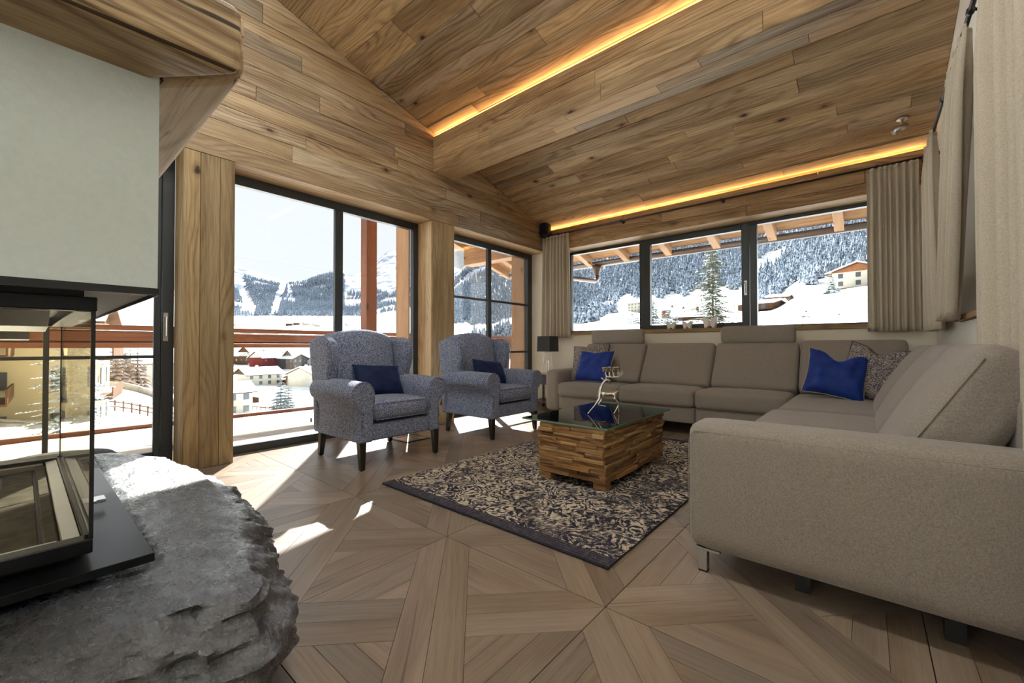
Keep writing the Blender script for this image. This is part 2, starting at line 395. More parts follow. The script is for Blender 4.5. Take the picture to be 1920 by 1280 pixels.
for a, b in ((-1.07, -.93), (-.93, -.80), (-.80, -.63)): vboard(a, b, .001, ZL - .001)
def rboard(y, sgn, x0, x1, z0, z1, mat=None, T=.022):   # reveal board on the side of a pillar (sgn -1 faces -y)
    h = (z1 - z0) / 2; w = abs(x1 - x0) / 2 - .001
    M = frame((( x0 + x1) / 2, y - sgn * T, (z0 + z1) / 2), (0, 0, 1), (1, 0, 0) if sgn > 0 else (-1, 0, 0))
    board('plank', [(-h, -w), (h, -w), (h, w), (-h, w)], T, M, mat or M_pil, wall_left)
rboard(.815, -1, -4.35, XW - .025, .001, ZL - .001); rboard(1.164, 1, -4.35, XW - .025, .001, ZL - .001)
rboard(3.274, -1, -4.35, -4.21, .001, ZL - .001, M_pale); rboard(3.274, -1, -4.21, XW - .025, .001, ZL - .001, M_pale); rboard(3.632, 1, -4.35, XW - .025, .001, ZL - .001)
def soffit_W(y0, y1):   # board on the underside of the lintel
    for a, b in ((-4.36, -4.21), (-4.21, XW - .001)):
        h = (y1 - y0) / 2; w = (b - a) / 2 - .001
        board('plank', [(-h, -w), (h, -w), (h, w), (-h, w)], .02, frame(((a + b) / 2, (y0 + y1) / 2, ZL + .0205), (0, 1, 0), (1, 0, 0)), M_pale, wall_left)
for a, b in ((-4.69, -1.07), (-.63, .815), (1.164, 3.274), (3.632, YB)): soffit_W(a, b)
# exterior timber jambs beside the glazing
for y0, y1 in ((3.20, 3.30), (5.56, 5.68), (.80, 1.10)):
    board('exterior_jamb', [(-1.28, -.14), (1.28, -.14), (1.28, .14), (-1.28, .14)], .02, frame((-4.59, y0 + .02 if y0 > 2 else y0, 1.27), (0, 0, 1), (-1, 0, 0)), M_ext2, wall_left)
# --- back wall with the long window
wb = MB().box(-4.45, XR + .4, YB, YF + .09, -.01, 1.158).box(-4.45, -3.80, YB, YF + .09, 1.158, ZL).box(.12, XR + .4, YB, YF + .09, 1.158, ZL)
wall_back = struct('wall_back', wb, M_cream)
struct('upper_core', MB().box(-4.09, XR + .4, YB + .024, YF + .09, ZL + .022, 2.868).box(-4.09, XR + .4, YB + .07, YF + .09, 2.868, 2.99), M_beamw, wall_back, gc=True)
def bplank(a, b, z0, z1):
    g = .0012; h = (b - a) / 2 - g; w = (z1 - z0) / 2 - g
    board('plank', [(-h, -w), (h, -w), (h, w), (-h, w)], .024 + R1.choice((0, 0, .002, .004)), frame(((a + b) / 2, YB + .024, (z0 + z1) / 2), (1, 0, 0), (0, 0, 1)), M_beamw, wall_back)
course(XW, XR, [.125, .125, .098], ZL, None, None, make=bplank, lens=(1.2, 2.6))
for a, b in ((YB, 5.80), (5.80, 5.945)):
    for x0, x1 in ((-4.0, -2.1), (-2.1, .45)):
        h = (x1 - x0) / 2 - .001; w = (b - a) / 2 - .001
        board('plank', [(-h, -w), (h, -w), (h, w), (-h, w)], .02, frame(((x0 + x1) / 2, (a + b) / 2, ZL + .0205), (1, 0, 0), (0, -1, 0)), M_pale, wall_back)
baseb = struct('baseboard_back', MB().box(-4.30, -3.55, YB - .016, YB - .001, .001, .07), M_pil, gc=True)
# --- right wall (plaster gable) with a window between the curtains
wr = MB()
for y0, y1, z0 in ((-5.2, 2.75, -.01), (4.35, YF + .09, -.01)): wr.prism([(y0, z0), (y1, z0), (y1, zc(y1) + .1), (y0, zc(y0) + .1)], XR, XR + .4, lambda u, v, h: (h, u, v))
wr.box(XR, XR + .4, 2.75, 4.35, -.01, 1.14).prism([(2.75, 2.5), (4.35, 2.5), (4.35, zc(4.35) + .1), (2.75, zc(2.75) + .1)], XR, XR + .4, lambda u, v, h: (h, u, v))
wall_right = struct('wall_right', wr, M_plaster)
# --- unseen wall behind the camera, its tall glazing added for fill light
wf = MB().box(-4.45, -4.2, -5.4, -5.2, -.01, 6.2).box(-1.5, XR + .4, -5.4, -5.2, -.01, 6.2).box(-4.2, -1.5, -5.4, -5.2, 5.6, 6.3).box(-4.2, -1.5, -5.4, -5.2, -.01, .1)
wall_front = struct('wall_front', wf, M_plaster)
# --- ceiling: planks below a roof deck
cphi = 1 / math.hypot(1, .29); sphi = .29 * cphi
deck = MB().prism([(-5.4, zc(-5.4) + .03), (YF + .09, zc(YF + .09) + .03), (YF + .09, zc(YF + .09) + .12), (-5.4, zc(-5.4) + .12)], -4.44, XR + .4, lambda u, v, h: (h, u, v))
ceiling = struct('ceiling', deck, M_ceil, gc=True)
def cplank(a, b, s0, s1):          # s runs up the slope from the eaves
    g = .0013; h = (b - a) / 2 - g; w = (s1 - s0) / 2 - g; s = (s0 + s1) / 2; y = YB - s * cphi; T = .024 + R1.choice((0, 0, 0, .003, .005))
    board('plank', [(-h, -w), (h, -w), (h, w), (-h, w)], T, frame(((a + b) / 2, y + .024 * sphi, zc(y) + .024 * cphi), (1, 0, 0), (0, -cphi, sphi)), M_ceil, ceiling)
ws = []; tot = 0
while tot < 4.75 / cphi: ws.append(R1.choice((.13, .145, .16, .175, .19))); tot += ws[-1]
course(XW + .001, XR, ws, 0, None, None, make=cplank, lens=(1.4, 3.4))
yE = YB - tot * cphi
struct('plank', MB().prism([(-5.2, zc(-5.2)), (yE - .002, zc(yE - .002)), (yE - .002, zc(yE - .002) + .024), (-5.2, zc(-5.2) + .024)], XW, XR, lambda u, v, h: (h, u, v)), M_ceil, ceiling, gc=True)
# --- purlin boxed in planks
PY0, PY1, PZ = 3.281, 3.625, 3.136
pur = struct('trim_1', MB().box(XW + .001, XR, PY0 + .022, PY1, PZ + .02, 3.548).box(XW + .001, XR, PY0 + .07, PY1, 3.548, 3.60), M_beamw, gc=True)
def pplank(a, b, z0, z1):
    h = (b - a) / 2 - .001; w = (z1 - z0) / 2 - .001
    board('plank', [(-h, -w), (h, -w), (h, w), (-h, w)], .022 + R1.choice((0, .002)), frame(((a + b) / 2, PY0 + .022, (z0 + z1) / 2), (1, 0, 0), (0, 0, 1)), M_beamw, pur)
course(XW + .001, XR, [.145, .155, .132], PZ, None, None, make=pplank, lens=(1.2, 2.8))
def uplank(a, b, q0, q1):
    h = (b - a) / 2 - .001; w = (q1 - q0) / 2 - .001
    board('plank', [(-h, -w), (h, -w), (h, w), (-h, w)], .02, frame(((a + b) / 2, PY0 + .004 + (q0 + q1) / 2, PZ + .02), (1, 0, 0), (0, -1, 0)), R1.choice((M_pale, M_pale, M_wallw)), pur)  # paler boards mixed in: light bounced onto the underside is put into its colour
course(XW + .001, XR, [.11, .12, .11], 0, None, None, make=uplank, lens=(1.0, 2.4))
# --- LED coves
def led_bar(x0, x1, y, z, label):      # strip lying in the groove behind the top plank, shining up on the ceiling
    t = thing('led_strip', label, 'light', ((x0 + x1) / 2, y, z)); h = (x1 - x0) / 2
    MB().box(-h, h, -.010, .010, .0, .010).build('diffuser', M_led, t); MB().box(-h, h, -.014, .014, -.006, -.0005).build('profile', M_steel, t)
    return t
led_bar(XW + .02, XR - .02, PY0 + .046, 3.556, 'warm light strip in the groove between ceiling and boxed beam')
led_bar(XW + .05, XR - .04, YB + .048, 2.876, 'warm light strip in the groove above the curtain rod on the back wall')
# ------------------------------------------------------------------ glazing
def framed(root, name, rects, plane, mat, parent):
    mb = MB()
    for r in rects: mb.box(*plane(*r))
    return mb.build(name, mat, parent, bevel=.003, seg=1)
px_W = lambda y0, y1, z0, z1, d0=0, d1=.07: (XF - d1, XF - d0, y0, y1, z0, z1)
def win(name): return tag(thing(name, None, None), kind='structure')
d1 = win('door_1')
framed(d1, 'frame', [px_W(.735, .815, .0, 2.54), px_W(-.63, -.56, 0, 2.54), px_W(-.56, .735, 2.47, 2.54), px_W(-.56, .735, 0, .07)], None or (lambda *a: a), M_frame, d1)
framed(d1, 'sash', [px_W(.69, .733, .07, 2.47, .015, .055), px_W(-.558, -.50, .07, 2.47, .015, .055), px_W(-.5, .69, 2.41, 2.47, .015, .055), px_W(-.5, .69, .07, .13, .015, .055)], lambda *a: a, M_frame, d1)
framed(d1, 'glazing_bar', [px_W(.099, .128, .13, 2.41, .01, .05), px_W(-.5, .69, .882, .907, .01, .05), px_W(-.5, .69, 1.66, 1.685, .01, .05)], lambda *a: a, M_frame, d1)
MB().box(XF - .036, XF - .03, -.5, .69, .13, 2.41).build('pane', M_glass, d1)
hd = MB().box(XF, XF + .012, .745, .775, 1.02, 1.25).tube([(XF + .012, .76, 1.215), (XF + .05, .76, 1.215), (XF + .055, .76, 1.20), (XF + .055, .76, 1.06)], .009).build('handle', M_steel, d1)
d2 = win('door_2')
framed(d2, 'frame', [px_W(1.164, 1.225, 0, 2.54), px_W(3.20, 3.274, 0, 2.54), px_W(1.225, 3.2, 2.45, 2.54), px_W(1.225, 3.2, 0, .075)], lambda *a: a, M_frame, d2)
framed(d2, 'sash', [px_W(2.185, 2.233, .075, 2.45, .005, .05), px_W(2.236, 2.281, .075, 2.45, .02, .065)], lambda *a: a, M_frame, d2)
for a, b in ((1.225, 2.19), (2.275, 3.2)): MB().box(XF - .04, XF - .034, a, b, .075, 2.45).build('pane', M_glass, d2)
w2 = win('window_2')
framed(w2, 'frame', [px_W(3.632, 3.70, 0, 2.54), px_W(5.535, 5.65, 0, 2.54), px_W(3.7, 5.535, 2.455, 2.54), px_W(3.7, 5.535, 0, .075)], lambda *a: a, M_frame, w2)
framed(w2, 'glazing_bar', [px_W(4.572, 4.645, .075, 2.455, .005, .055), px_W(3.7, 5.535, 1.655, 1.69, .01, .05), px_W(3.7, 5.535, .872, .905, .01, .05)], lambda *a: a, M_frame, w2)
for a, b in ((3.7, 4.572), (4.645, 5.535)):
    for z0, z1 in ((.075, .872), (.905, 1.655), (1.69, 2.455)): MB().box(XF - .036, XF - .03, a, b, z0, z1).build('pane', M_glass, w2)
w4 = win('fill_window_side')  # unseen window added further along the left wall to bring in light
framed(w4, 'frame', [px_W(-4.69, -4.62, 0, 2.54), px_W(-1.14, -1.07, 0, 2.54), px_W(-4.62, -1.14, 2.46, 2.54), px_W(-4.62, -1.14, 0, .075), px_W(-2.93, -2.85, .075, 2.46)], lambda *a: a, M_frame, w4)
for a, b in ((-4.62, -2.93), (-2.85, -1.14)): MB().box(XF - .036, XF - .03, a, b, .075, 2.46).build('pane', M_glass, w4)
w5 = win('fill_window_rear')  # unseen glazing added at the rear to let in soft sky light
cols = [-4.2, -2.85, -1.5]
framed(w5, 'frame', [(x - .04, x + .04, -5.33, -5.27, .1, 5.6) for x in cols] + [(-4.2, -1.5, -5.33, -5.27, z - .04, z + .04) for z in (.14, 2.5, 5.56)], lambda *a: a, M_frame, w5)
for a, b in zip(cols, cols[1:]):
    for z0, z1 in ((.18, 2.46), (2.54, 5.52)): MB().box(a + .04, b - .04, -5.303, -5.297, z0, z1).build('pane', M_glass, w5)
w1 = win('window_1')
bx = lambda x0, x1, z0, z1, d0=0, d1=.075: (x0, x1, YF + d0, YF + d1, z0, z1)
framed(w1, 'frame', [bx(-3.80, -3.74, 1.19, ZL), bx(.05, .12, 1.19, ZL), bx(-3.74, .05, 2.495, ZL), bx(-3.74, .05, 1.19, 1.235), bx(-2.555, -2.475, 1.235, 2.495), bx(-1.105, -1.03, 1.235, 2.495)], lambda *a: a, M_frame, w1)
framed(w1, 'sash', [bx(-2.49, -2.39, 1.205, 2.525, -.012, .06), bx(-1.2, -1.112, 1.205, 2.525, -.012, .06), bx(-2.39, -1.2, 2.452, 2.525, -.012, .06), bx(-2.39, -1.2, 1.205, 1.28, -.012, .06)], lambda *a: a, M_frame, w1)
for x0, x1, z0, z1 in ((-3.74, -2.555, 1.235, 2.495), (-2.39, -1.2, 1.28, 2.452), (-1.03, .05, 1.235, 2.495)): MB().box(x0, x1, YF + .03, YF + .036, z0, z1).build('pane', M_glass, w1)
MB().box(-1.168, -1.138, YF - .022, YF - .012, 1.62, 1.80).tube([(-1.153, YF - .02, 1.775), (-1.153, YF - .06, 1.775), (-1.153, YF - .062, 1.76), (-1.153, YF - .062, 1.65)], .008).build('handle', M_steel, w1)
for k, (x0, x1) in enumerate(((-3.9, -2.2), (-2.2, .25))):
    h = (x1 - x0) / 2 - .001
    board('sill', [(-h, -.025), (h, -.025), (h, .025), (-h, .025)], .30, frame(((x0 + x1) / 2, YF, 1.183), (1, 0, 0), (0, 0, 1)), M_pil, w1)
w3 = win('window_3')
framed(w3, 'frame', [(XR + .24, XR + .3, 2.75, 2.82, 1.19, 2.5), (XR + .24, XR + .3, 4.28, 4.35, 1.19, 2.5), (XR + .24, XR + .3, 2.82, 4.28, 2.43, 2.5), (XR + .24, XR + .3, 2.82, 4.28, 1.19, 1.26), (XR + .24, XR + .3, 3.5, 3.58, 1.26, 2.43)], lambda *a: a, M_frame, w3)
for a, b in ((2.82, 3.5), (3.58, 4.28)): MB().box(XR + .265, XR + .271, a, b, 1.26, 2.43).build('pane', M_glass, w3)
MB().box(XR + .19, XR + .194, 2.77, 4.33, 1.30, 2.49).build('blind', fabric('blind_cloth', '6c6258', '7d7368'), w3)
board('sill', [(-.8, -.02), (.8, -.02), (.8, .02), (-.8, .02)], .27, frame((XR + .24, 3.55, 1.165), (0, -1, 0), (0, 0, 1)), M_pil, w3)

# ------------------------------------------------------------------ fireplace
def pb(mb, name, mat, root, **k):       # build with world coordinates under a root that only has a location
    L = root.location
    if k.get('gc') is True: k['gc'] = list(mb.v)
    mb.v = [(p[0] - L[0], p[1] - L[1], p[2] - L[2]) for p in mb.v]
    return mb.build(name, mat, root, **k)
fp = thing('fireplace', 'see-through corner fireplace with pale plaster hood and old timber mantel', 'fireplace', (-2.5, -1.1, .345))
YN = -2.6
pb(MB().box(-3.445, -1.548, YN, .252, 1.137, 1.76).box(-3.35, -1.70, YN, .10, 1.76, 4.45), 'hood', M_hood, fp)
pb(MB().box(-3.443, -1.550, YN, .250, 1.128, 1.1365), 'hood_underside', M_plaster, fp)
pb(MB().box(-1.5478, -1.5440, YN, .2545, 1.118, 1.138).box(-3.445, -1.5478, .2525, .2545, 1.118, 1.138), 'edge_trim', M_black, fp)
def timber(poly, z0, z1, along, name, mat=M_mantel):
    mb = MB().prism(poly, z0, z1); g = [((p[1], p[0], p[2]) if along == 'y' else (p[0], p[1], p[2])) for p in mb.v]
    L = fp.location; mb.v = [(p[0] - L[0], p[1] - L[1], p[2] - L[2]) for p in mb.v]
    return mb.build(name, mat, fp, gc=g, bevel=.028, seg=4)
timber([(-1.63, YN), (-1.342, YN), (-1.342, .407), (-1.56, .243), (-1.63, .19)], 1.735, 1.94, 'y', 'mantel_beam')
timber([(-1.346, .410), (-3.60, .410), (-3.60, .20), (-1.63, .19), (-1.562, .243)], 1.736, 1.936, 'x', 'mantel_beam', M_mantel_lit)
pb(MB().box(-3.40, -1.548, YN, .252, .362, .386), 'base_plate', M_blacksteel, fp, bevel=.002, seg=1)
GX, GE, GB = -1.633, .133, -3.0
pb(MB().box(GX - .05, GX + .004, YN, GE, .405, .443).box(GB, GX, GE - .018, GE, .405, .443).box(GB, GB + .05, YN, GE, .405, .443), 'lower_frame', M_blacksteel, fp, bevel=.003)
pb(MB().box(GB + .04, GX - .045, YN, GE - .04, .387, .404), 'foot_frame', M_black, fp)
pb(MB().box(GX - .05, GX + .004, YN, GE + .004, 1.070, 1.109).box(GB, GX, GE - .04, GE + .004, 1.070, 1.109).box(GB, GB + .05, YN, GE, 1.07, 1.109), 'upper_frame', M_blacksteel, fp, bevel=.003)
pb(MB().box(GB + .03, GX - .03, YN, GE - .02, 1.109, 1.128), 'flue_collar', M_black, fp)
pb(MB().box(GX - .006, GX - .001, YN, GE - .002, .443, 1.070), 'glass_pane', M_fireglass, fp)
pb(MB().box(GB + .006, GX - .008, GE - .006, GE - .001, .443, 1.070), 'glass_pane', M_fireglass, fp)
pb(MB().box(GB + .001, GB + .006, YN, GE - .008, .443, 1.070), 'glass_pane', M_fireglass, fp)
for xs in (GX - .008, GB - .001): pb(MB().box(xs, xs + .009, GE - .008, GE + .001, .443, 1.070), 'corner_seal', M_black, fp)
pb(MB().prism([(.077, .405), (.114, .405), (.114, .438), (.077, .432)], GB + .06, GX - .055, lambda u, v, h: (h, u, v)).box(GX - .10, GX - .055, YN, .07, .405, .43).box(GB + .055, GB + .10, YN, .07, .405, .43), 'rim_plate', M_steel, fp, bevel=.002, seg=1)
M_stone = flat('fire_concrete', '8d8b84', .85, var=.15, scale=22, bump=.3)
for k, (x0, x1) in enumerate(((-2.9, -2.33), (-2.325, -1.75))):
    pb(MB().prism([(.042, .33), (.074, .33), (.074, .428), (.045, .424)], x0, x1, lambda u, v, h: (h, u, v)), 'firebrick', M_stone, fp, bevel=.004, seg=1)
    pb(MB().prism([(-.06, .395), (.038, .395), (.038, .412), (-.045, .405)], x0, x1, lambda u, v, h: (h, u, v)), 'firebrick', M_stone, fp, bevel=.004, seg=1)
pb(MB().box(GB + .1, GX - .1, YN, -.065, .388, .40), 'fire_bed', flat('soot', '2b2926', .95, var=.2, scale=12, bump=.4), fp)
pb(MB().prism([(-1.68, 1.069), (-1.95, 1.069), (-2.02, 1.02), (-1.80, 1.03)], YN, .05, lambda u, v, h: (u, h, v)).prism([(-2.3, 1.069), (-2.96, 1.069), (-2.75, 1.0), (-2.38, 1.0)], YN, .02, lambda u, v, h: (u, h, v)), 'baffle', M_steel, fp)
pb(MB().box(-2.16, -2.10, .135, .205, .412, .424).box(-2.15, -2.11, .135, .15, .388, .424), 'door_handle', M_chrome, fp, bevel=.002, seg=1)
# stone slab
def slab_noise(p, s, a): return noise.noise(Vector(p) * s) * a
OUT = [(-1.235, YN), (-1.23, -1.6), (-1.245, -.9), (-1.26, -.35), (-1.235, .047), (-1.24, .197), (-1.214, .36), (-1.30, .432), (-1.45, .462), (-1.631, .497), (-1.80, .545), (-1.977, .572), (-2.394, .592), (-2.855, .549), (-3.10, .51), (-3.25, .455), (-3.417, .366), (-3.44, .24), (-3.44, -.9), (-3.44, YN)]
def resample(pts, n):
    L = [0]
    for i in range(len(pts) - 1): L.append(L[-1] + math.dist(pts[i], pts[i + 1]))
    out = []; j = 0
    for k in range(n):
        t = L[-1] * k / (n - 1)
        while j < len(L) - 2 and L[j + 1] < t: j += 1
        f = (t - L[j]) / max(1e-9, L[j + 1] - L[j]); out.append((pts[j][0] + (pts[j + 1][0] - pts[j][0]) * f, pts[j][1] + (pts[j + 1][1] - pts[j][1]) * f))
    return out
NS = 560; ring = resample(OUT, NS); cxs, cys = -2.35, -.9
def slab_pt(u, v):
    i = min(NS - 1, int(round(u * (NS - 1)))); x, y = ring[i]
    a, b = ring[max(0, i - 3)], ring[min(NS - 1, i + 3)]; t = Vector((b[0] - a[0], b[1] - a[1])); t.normalize(); nrm = Vector((-t.y, t.x)) * -1
    if nrm.dot(Vector((x - cxs, y - cys))) < 0: nrm = -nrm
    if v < .70:      # top surface: centre to rim
        f = (v / .70) ** .55; q = Vector((cxs + (x - cxs) * f, cys + (y - cys) * f, .345))
        e = max(0, (f - .62) / .38); q.z += slab_noise(q, 3, .006) + slab_noise((q.x * 1.0, q.y * 1.8, 0), 11, .0035) + slab_noise(q, 34, .0014) - .006 * e ** 5
        under = (-3.42 < q.x < -1.53 and q.y < .27)
        if under: q.z = min(q.z, .3585)
        else: q.z += .008
        return q
    f = (v - .70) / .30; z = .338 - f * .235
    out = .085 * math.sin(min(1, f * 1.6) * PI * .5) - .10 * max(0, f - .75) * 2
    out += (noise.voronoi(Vector((x * 9, y * 9, z * 16)))[0][0] - .35) * .055 + (noise.voronoi(Vector((x * 24, y * 24, z * 40)))[0][0] - .35) * .022 + slab_noise((x * 1, y * 1, z * 2.2), 7, .022) + slab_noise((x, y, z * 1.8), 20, .018) + slab_noise((x, y, z * 1.5), 48, .007)
    return Vector((x + nrm.x * out, y + nrm.y * out, z + slab_noise((x, y, z), 15, .012)))
t = NT('dark_slate'); tc = t.n('TexCoord').outputs['Object']
n1 = t.noise(t.map(tc, (1, 1.5, 2.6)), 8, 8, .68, .4); n2 = t.noise(t.map(tc, (1, 1.6, 2)), 42, 6, .7, .8); n3 = t.noise(tc, 150, 3, .6)
col = t.ramp(t.math('ADD', t.math('MULTIPLY', n1, .55), t.math('MULTIPLY', n2, .45)), [(.34, lin('101418')), (.5, lin('20262c')), (.62, lin('394149')), (.76, lin('6a7377'))])
hh = t.math('ADD', n1, t.math('ADD', t.math('MULTIPLY', n2, .5), t.math('MULTIPLY', n3, .10)))
t.pbr(col, t.ramp(n2, [(.3, .20), (.7, .36)]), 0, t.bump(hh, .55, .02), .5, **{'IOR': 2.3}); M_slate = t.m
hs = MB().grid(slab_pt, NS - 1, 80)
bo = len(hs.v); hs.f.append(tuple(range(80 * NS + NS - 1, 80 * NS - 1, -1)))
slab = hs.build('hearth_slab', M_slate, smooth=True); slab.data.set_sharp_from_angle(angle=.55)
tag(slab, 'thick dark slate hearth slab with rough split edges under the fireplace', 'hearth stone')
pl = struct('hearth_plinth', MB().box(-3.2, -1.75, YN, -.05, .0, .12), M_plaster); 
po = MB().lathe([(0, .0), (.27, .0), (.31, .04), (.325, .14), (.31, .22), (.25, .272), (.12, .292), (0, .296)], 36).build('pouf', fabric('pouf_cloth', '1b1c1f', '2a2b2f'), smooth=True, loc=(-3.90, .16, 0))
tag(po, 'low black round pouf on the floor behind the fireplace by the balcony door', 'pouf')
# ------------------------------------------------------------------ armchairs
t = NT('tweed_blue'); tc = t.n('TexCoord').outputs['Object']
ck = t.n('TexNoise'); t.l(t.map(tc, (300, 300, 220)), ck.inputs['Vector']); ck.inputs['Scale'].default_value = 1; ck.inputs['Detail'].default_value = 1; ck.inputs['Roughness'].default_value = .4
vo = t.n('TexVoronoi', distance='CHEBYCHEV'); t.l(tc, vo.inputs['Vector']); vo.inputs['Scale'].default_value = 310
sp = t.n('SeparateColor'); t.l(vo.outputs['Color'], sp.inputs[0])
col = t.ramp(t.math('ADD', t.math('MULTIPLY', sp.outputs[0], .75), t.math('MULTIPLY', ck.outputs[0], .3)), [(.0, lin('172140')), (.33, lin('344878')), (.54, lin('5f719b')), (.70, lin('a6abb6')), (.92, lin('d8d3c9'))])
t.pbr(col, .95, 0, t.bump(vo.outputs['Distance'], .5, .004), .2).inputs['Sheen Weight'].default_value = .15; M_tweed = t.m
M_leg = flat('dark_stained_beech', '2b2420', .35, 0, var=.1, scale=20)
M_navy = NT('navy_velvet'); _t = M_navy; _n = _t.noise(_t.n('TexCoord').outputs['Object'], 18, 4); _b = _t.pbr(_t.ramp(_n, [(.3, lin('0b1836')), (.7, lin('14254c'))]), .75, 0, None, .3); _b.inputs['Sheen Weight'].default_value = .35; _b.inputs['Sheen Tint'].default_value = lin('3a5aa0'); M_navy = M_navy.m
M_royal = NT('royal_velvet'); _t = M_royal; _n = _t.noise(_t.n('TexCoord').outputs['Object'], 12, 4); _b = _t.pbr(_t.ramp(_n, [(.3, lin('102a72')), (.7, lin('1c3f9a'))]), .6, 0, _t.bump(_n, .25, .01), .35); _b.inputs['Sheen Weight'].default_value = .6; _b.inputs['Sheen Roughness'].default_value = .35; _b.inputs['Sheen Tint'].default_value = lin('5b84e0'); M_royal = M_royal.m
def arm_profile(s):
    P = [(.280, .215), (.280, .40), (.277, .55)]
    for k in range(11):
        a = math.radians(172 - k * 23); P.append((.372 + .097 * math.cos(a), .596 + .097 * math.sin(a)))
    P += [(.392, .485), (.380, .43), (.385, .33), (.402, .215)]
    P = [(s * a, b) for a, b in P]
    return P if s < 0 else P[::-1]
def make_armchair():
    r = thing('wing_armchair', 'blue tweed wing armchair standing before the large sliding balcony door', 'armchair', (-3.36, 2.105, 0))
    MB().soft((-.004, 0, .281), (.70, .60, .136), .02, n=8).build('base', M_tweed, r, True)
    MB().soft((.055, 0, .447), (.60, .556, .152), .045, (.012, .006, .020), 12).build('seat_cushion', M_tweed, r, True)
    pc = [(.357, .272 * s, z) for s, z in ((-1, .375), (1, .375), (1, .505), (-1, .505))]
    MB().tube([(.355, -.25, .512), (.355, .25, .512)], .004, 6).tube([(.357, -.25, .381), (.357, .25, .381)], .004, 6).build('piping', M_tweed, r, True)
    for s in (-1, 1):
        pr_ = arm_profile(s); n = len(pr_)
        mb = MB(); NX = 9
        for i in range(NX + 1):
            x = -.37 + .735 * i / NX; up = .012 * math.sin(i / NX * PI)
            mb.v += [(x, a, b + (up if b > .5 else 0)) for a, b in pr_]
        for i in range(NX):
            for k in range(n): mb.f.append((i * n + k, i * n + (k + 1) % n, (i + 1) * n + (k + 1) % n, (i + 1) * n + k))
        mb.f.append(tuple(range(n - 1, -1, -1))); mb.f.append(tuple(range(NX * n, NX * n + n)))
        a = mb.build('arm', M_tweed, r, bevel=.016, seg=3)
        MB().tube([(.362, p[0], p[1]) for p in (pr_ if s < 0 else pr_[::-1])[1:-1]], .0055, 6).build('arm_piping', M_tweed, a, True)
        # wing
        wp = [(-.41, .56), (-.15, .57), (-.145, .65), (-.115, .75), (-.082, .86), (-.078, .95), (-.105, 1.02), (-.17, 1.055), (-.28, 1.066), (-.41, 1.05)]
        mb = MB(); n = len(wp)
        for y, k in ((.318, 0), (.415, 1)):
            for x, z in wp: mb.v.append((x - .02 * (z - .6), s * (y + .035 * (z - .56)), z))
        mb.f.append(tuple(range(n)) if s < 0 else tuple(range(n - 1, -1, -1))); mb.f.append(tuple(range(2 * n - 1, n - 1, -1)) if s < 0 else tuple(range(n, 2 * n)))
        for k in range(n):
            q = (k, (k + 1) % n, n + (k + 1) % n, n + k); mb.f.append(q[::-1] if s < 0 else q)
        w = mb.build('wing', M_tweed, r, bevel=.032, seg=4)
        MB().tube([(x - .02 * (z - .6) + .004, s * (.40 + .035 * (z - .56)), z) for x, z in wp[1:-1]], .005, 6).build('wing_piping', M_tweed, w, True)
    def backf(p):
        x, y, z = p; top = max(0, z / .30); arch = .075 * (1 - (y / .33) ** 2) * max(0, min(1, (z + .05) / .3))
        return (x - .20 * (z + .3), y * (1 + .04 * (z / .3)), z + arch)
    MB().soft((-.228, 0, .765), (.15, .630, .60), .055, (.035, 0, 0), 14, backf).build('backrest', M_tweed, r, True)
    mb = MB(); P = [(-.40, .215), (.40, .215), (.405, .60), (.432, .95), (.425, 1.035), (.36, 1.058), (.25, 1.10), (.12, 1.128), (0, 1.137), (-.12, 1.128), (-.25, 1.10), (-.36, 1.058), (-.425, 1.035), (-.432, .95), (-.405, .60)]
    mb.prism(P, -.43, -.355, lambda u, v, h: (h - .035 * (v - .2), u, v)); mb.f = [q[::-1] for q in mb.f]; mb.build('back_panel', M_tweed, r, bevel=.02, seg=3)
    for x, y in ((.325, -.365), (.325, .365), (-.345, -.355), (-.345, .355)):
        rake = -.035 if x < 0 else .012; mb = MB(); a, b = .029, .0185
        mb.add([(x - a, y - a, .222), (x + a, y - a, .222), (x + a, y + a, .222), (x - a, y + a, .222), (x + rake - b, y - b, .004), (x + rake + b, y - b, .004), (x + rake + b, y + b, .004), (x + rake - b, y + b, .004)],
               [(0, 1, 2, 3), (7, 6, 5, 4), (0, 4, 5, 1), (1, 5, 6, 2), (2, 6, 7, 3), (3, 7, 4, 0)])
        l_ = mb.build('leg', M_leg, r, bevel=.003, seg=1); MB().lathe([(0, 0), (.012, 0), (.012, .006), (0, .006)], 10, (x + rake, y, 0)).build('glide', M_black, l_)
    MB().box(-.437, -.415, -.425, -.418, .30, .335).build('care_tag', M_black, r)
    return r
ch1 = make_armchair()
ch2 = copy_tree(ch1); ch2.location = (-3.32, 3.56, 0); tag(ch2, 'blue tweed wing armchair nearest the corner, beside the lamp table')
for c in (ch1, ch2): c['group'] = 'blue tweed wing armchairs'
def pillow_mb(w, h, th, pinch=.06, chop=0, n=22, edge=.9, wr=0):
    mb = MB()
    for sd in (1, -1):
        def fn(a, b, sd=sd):
            u, v = a * 2 - 1, b * 2 - 1
            x = w / 2 * u * (1 - pinch * (1 - v * v) * u * u); y = h / 2 * v * (1 - pinch * (1 - u * u) * v * v)
            y -= chop * h * math.exp(-(u / .36) ** 2) * max(0, (v + .2) / 1.2) ** 2
            t_ = th / 2 * (max(0, (1 - u ** 4) * (1 - v ** 4))) ** .55 * (1 - .35 * chop * 4 * math.exp(-(u / .35) ** 2) * max(0, v))
            t_ *= 1 + wr * noise.noise(Vector((u * 2.2 + 5, v * 2.2, 3)))
            return (x, y, sd * t_) if sd > 0 else (x, y, -t_)
        mb.grid(fn, n, n)
        if sd < 0:
            k = len(mb.f) // 2; mb.f[k:] = [q[::-1] for q in mb.f[k:]]
    return mb
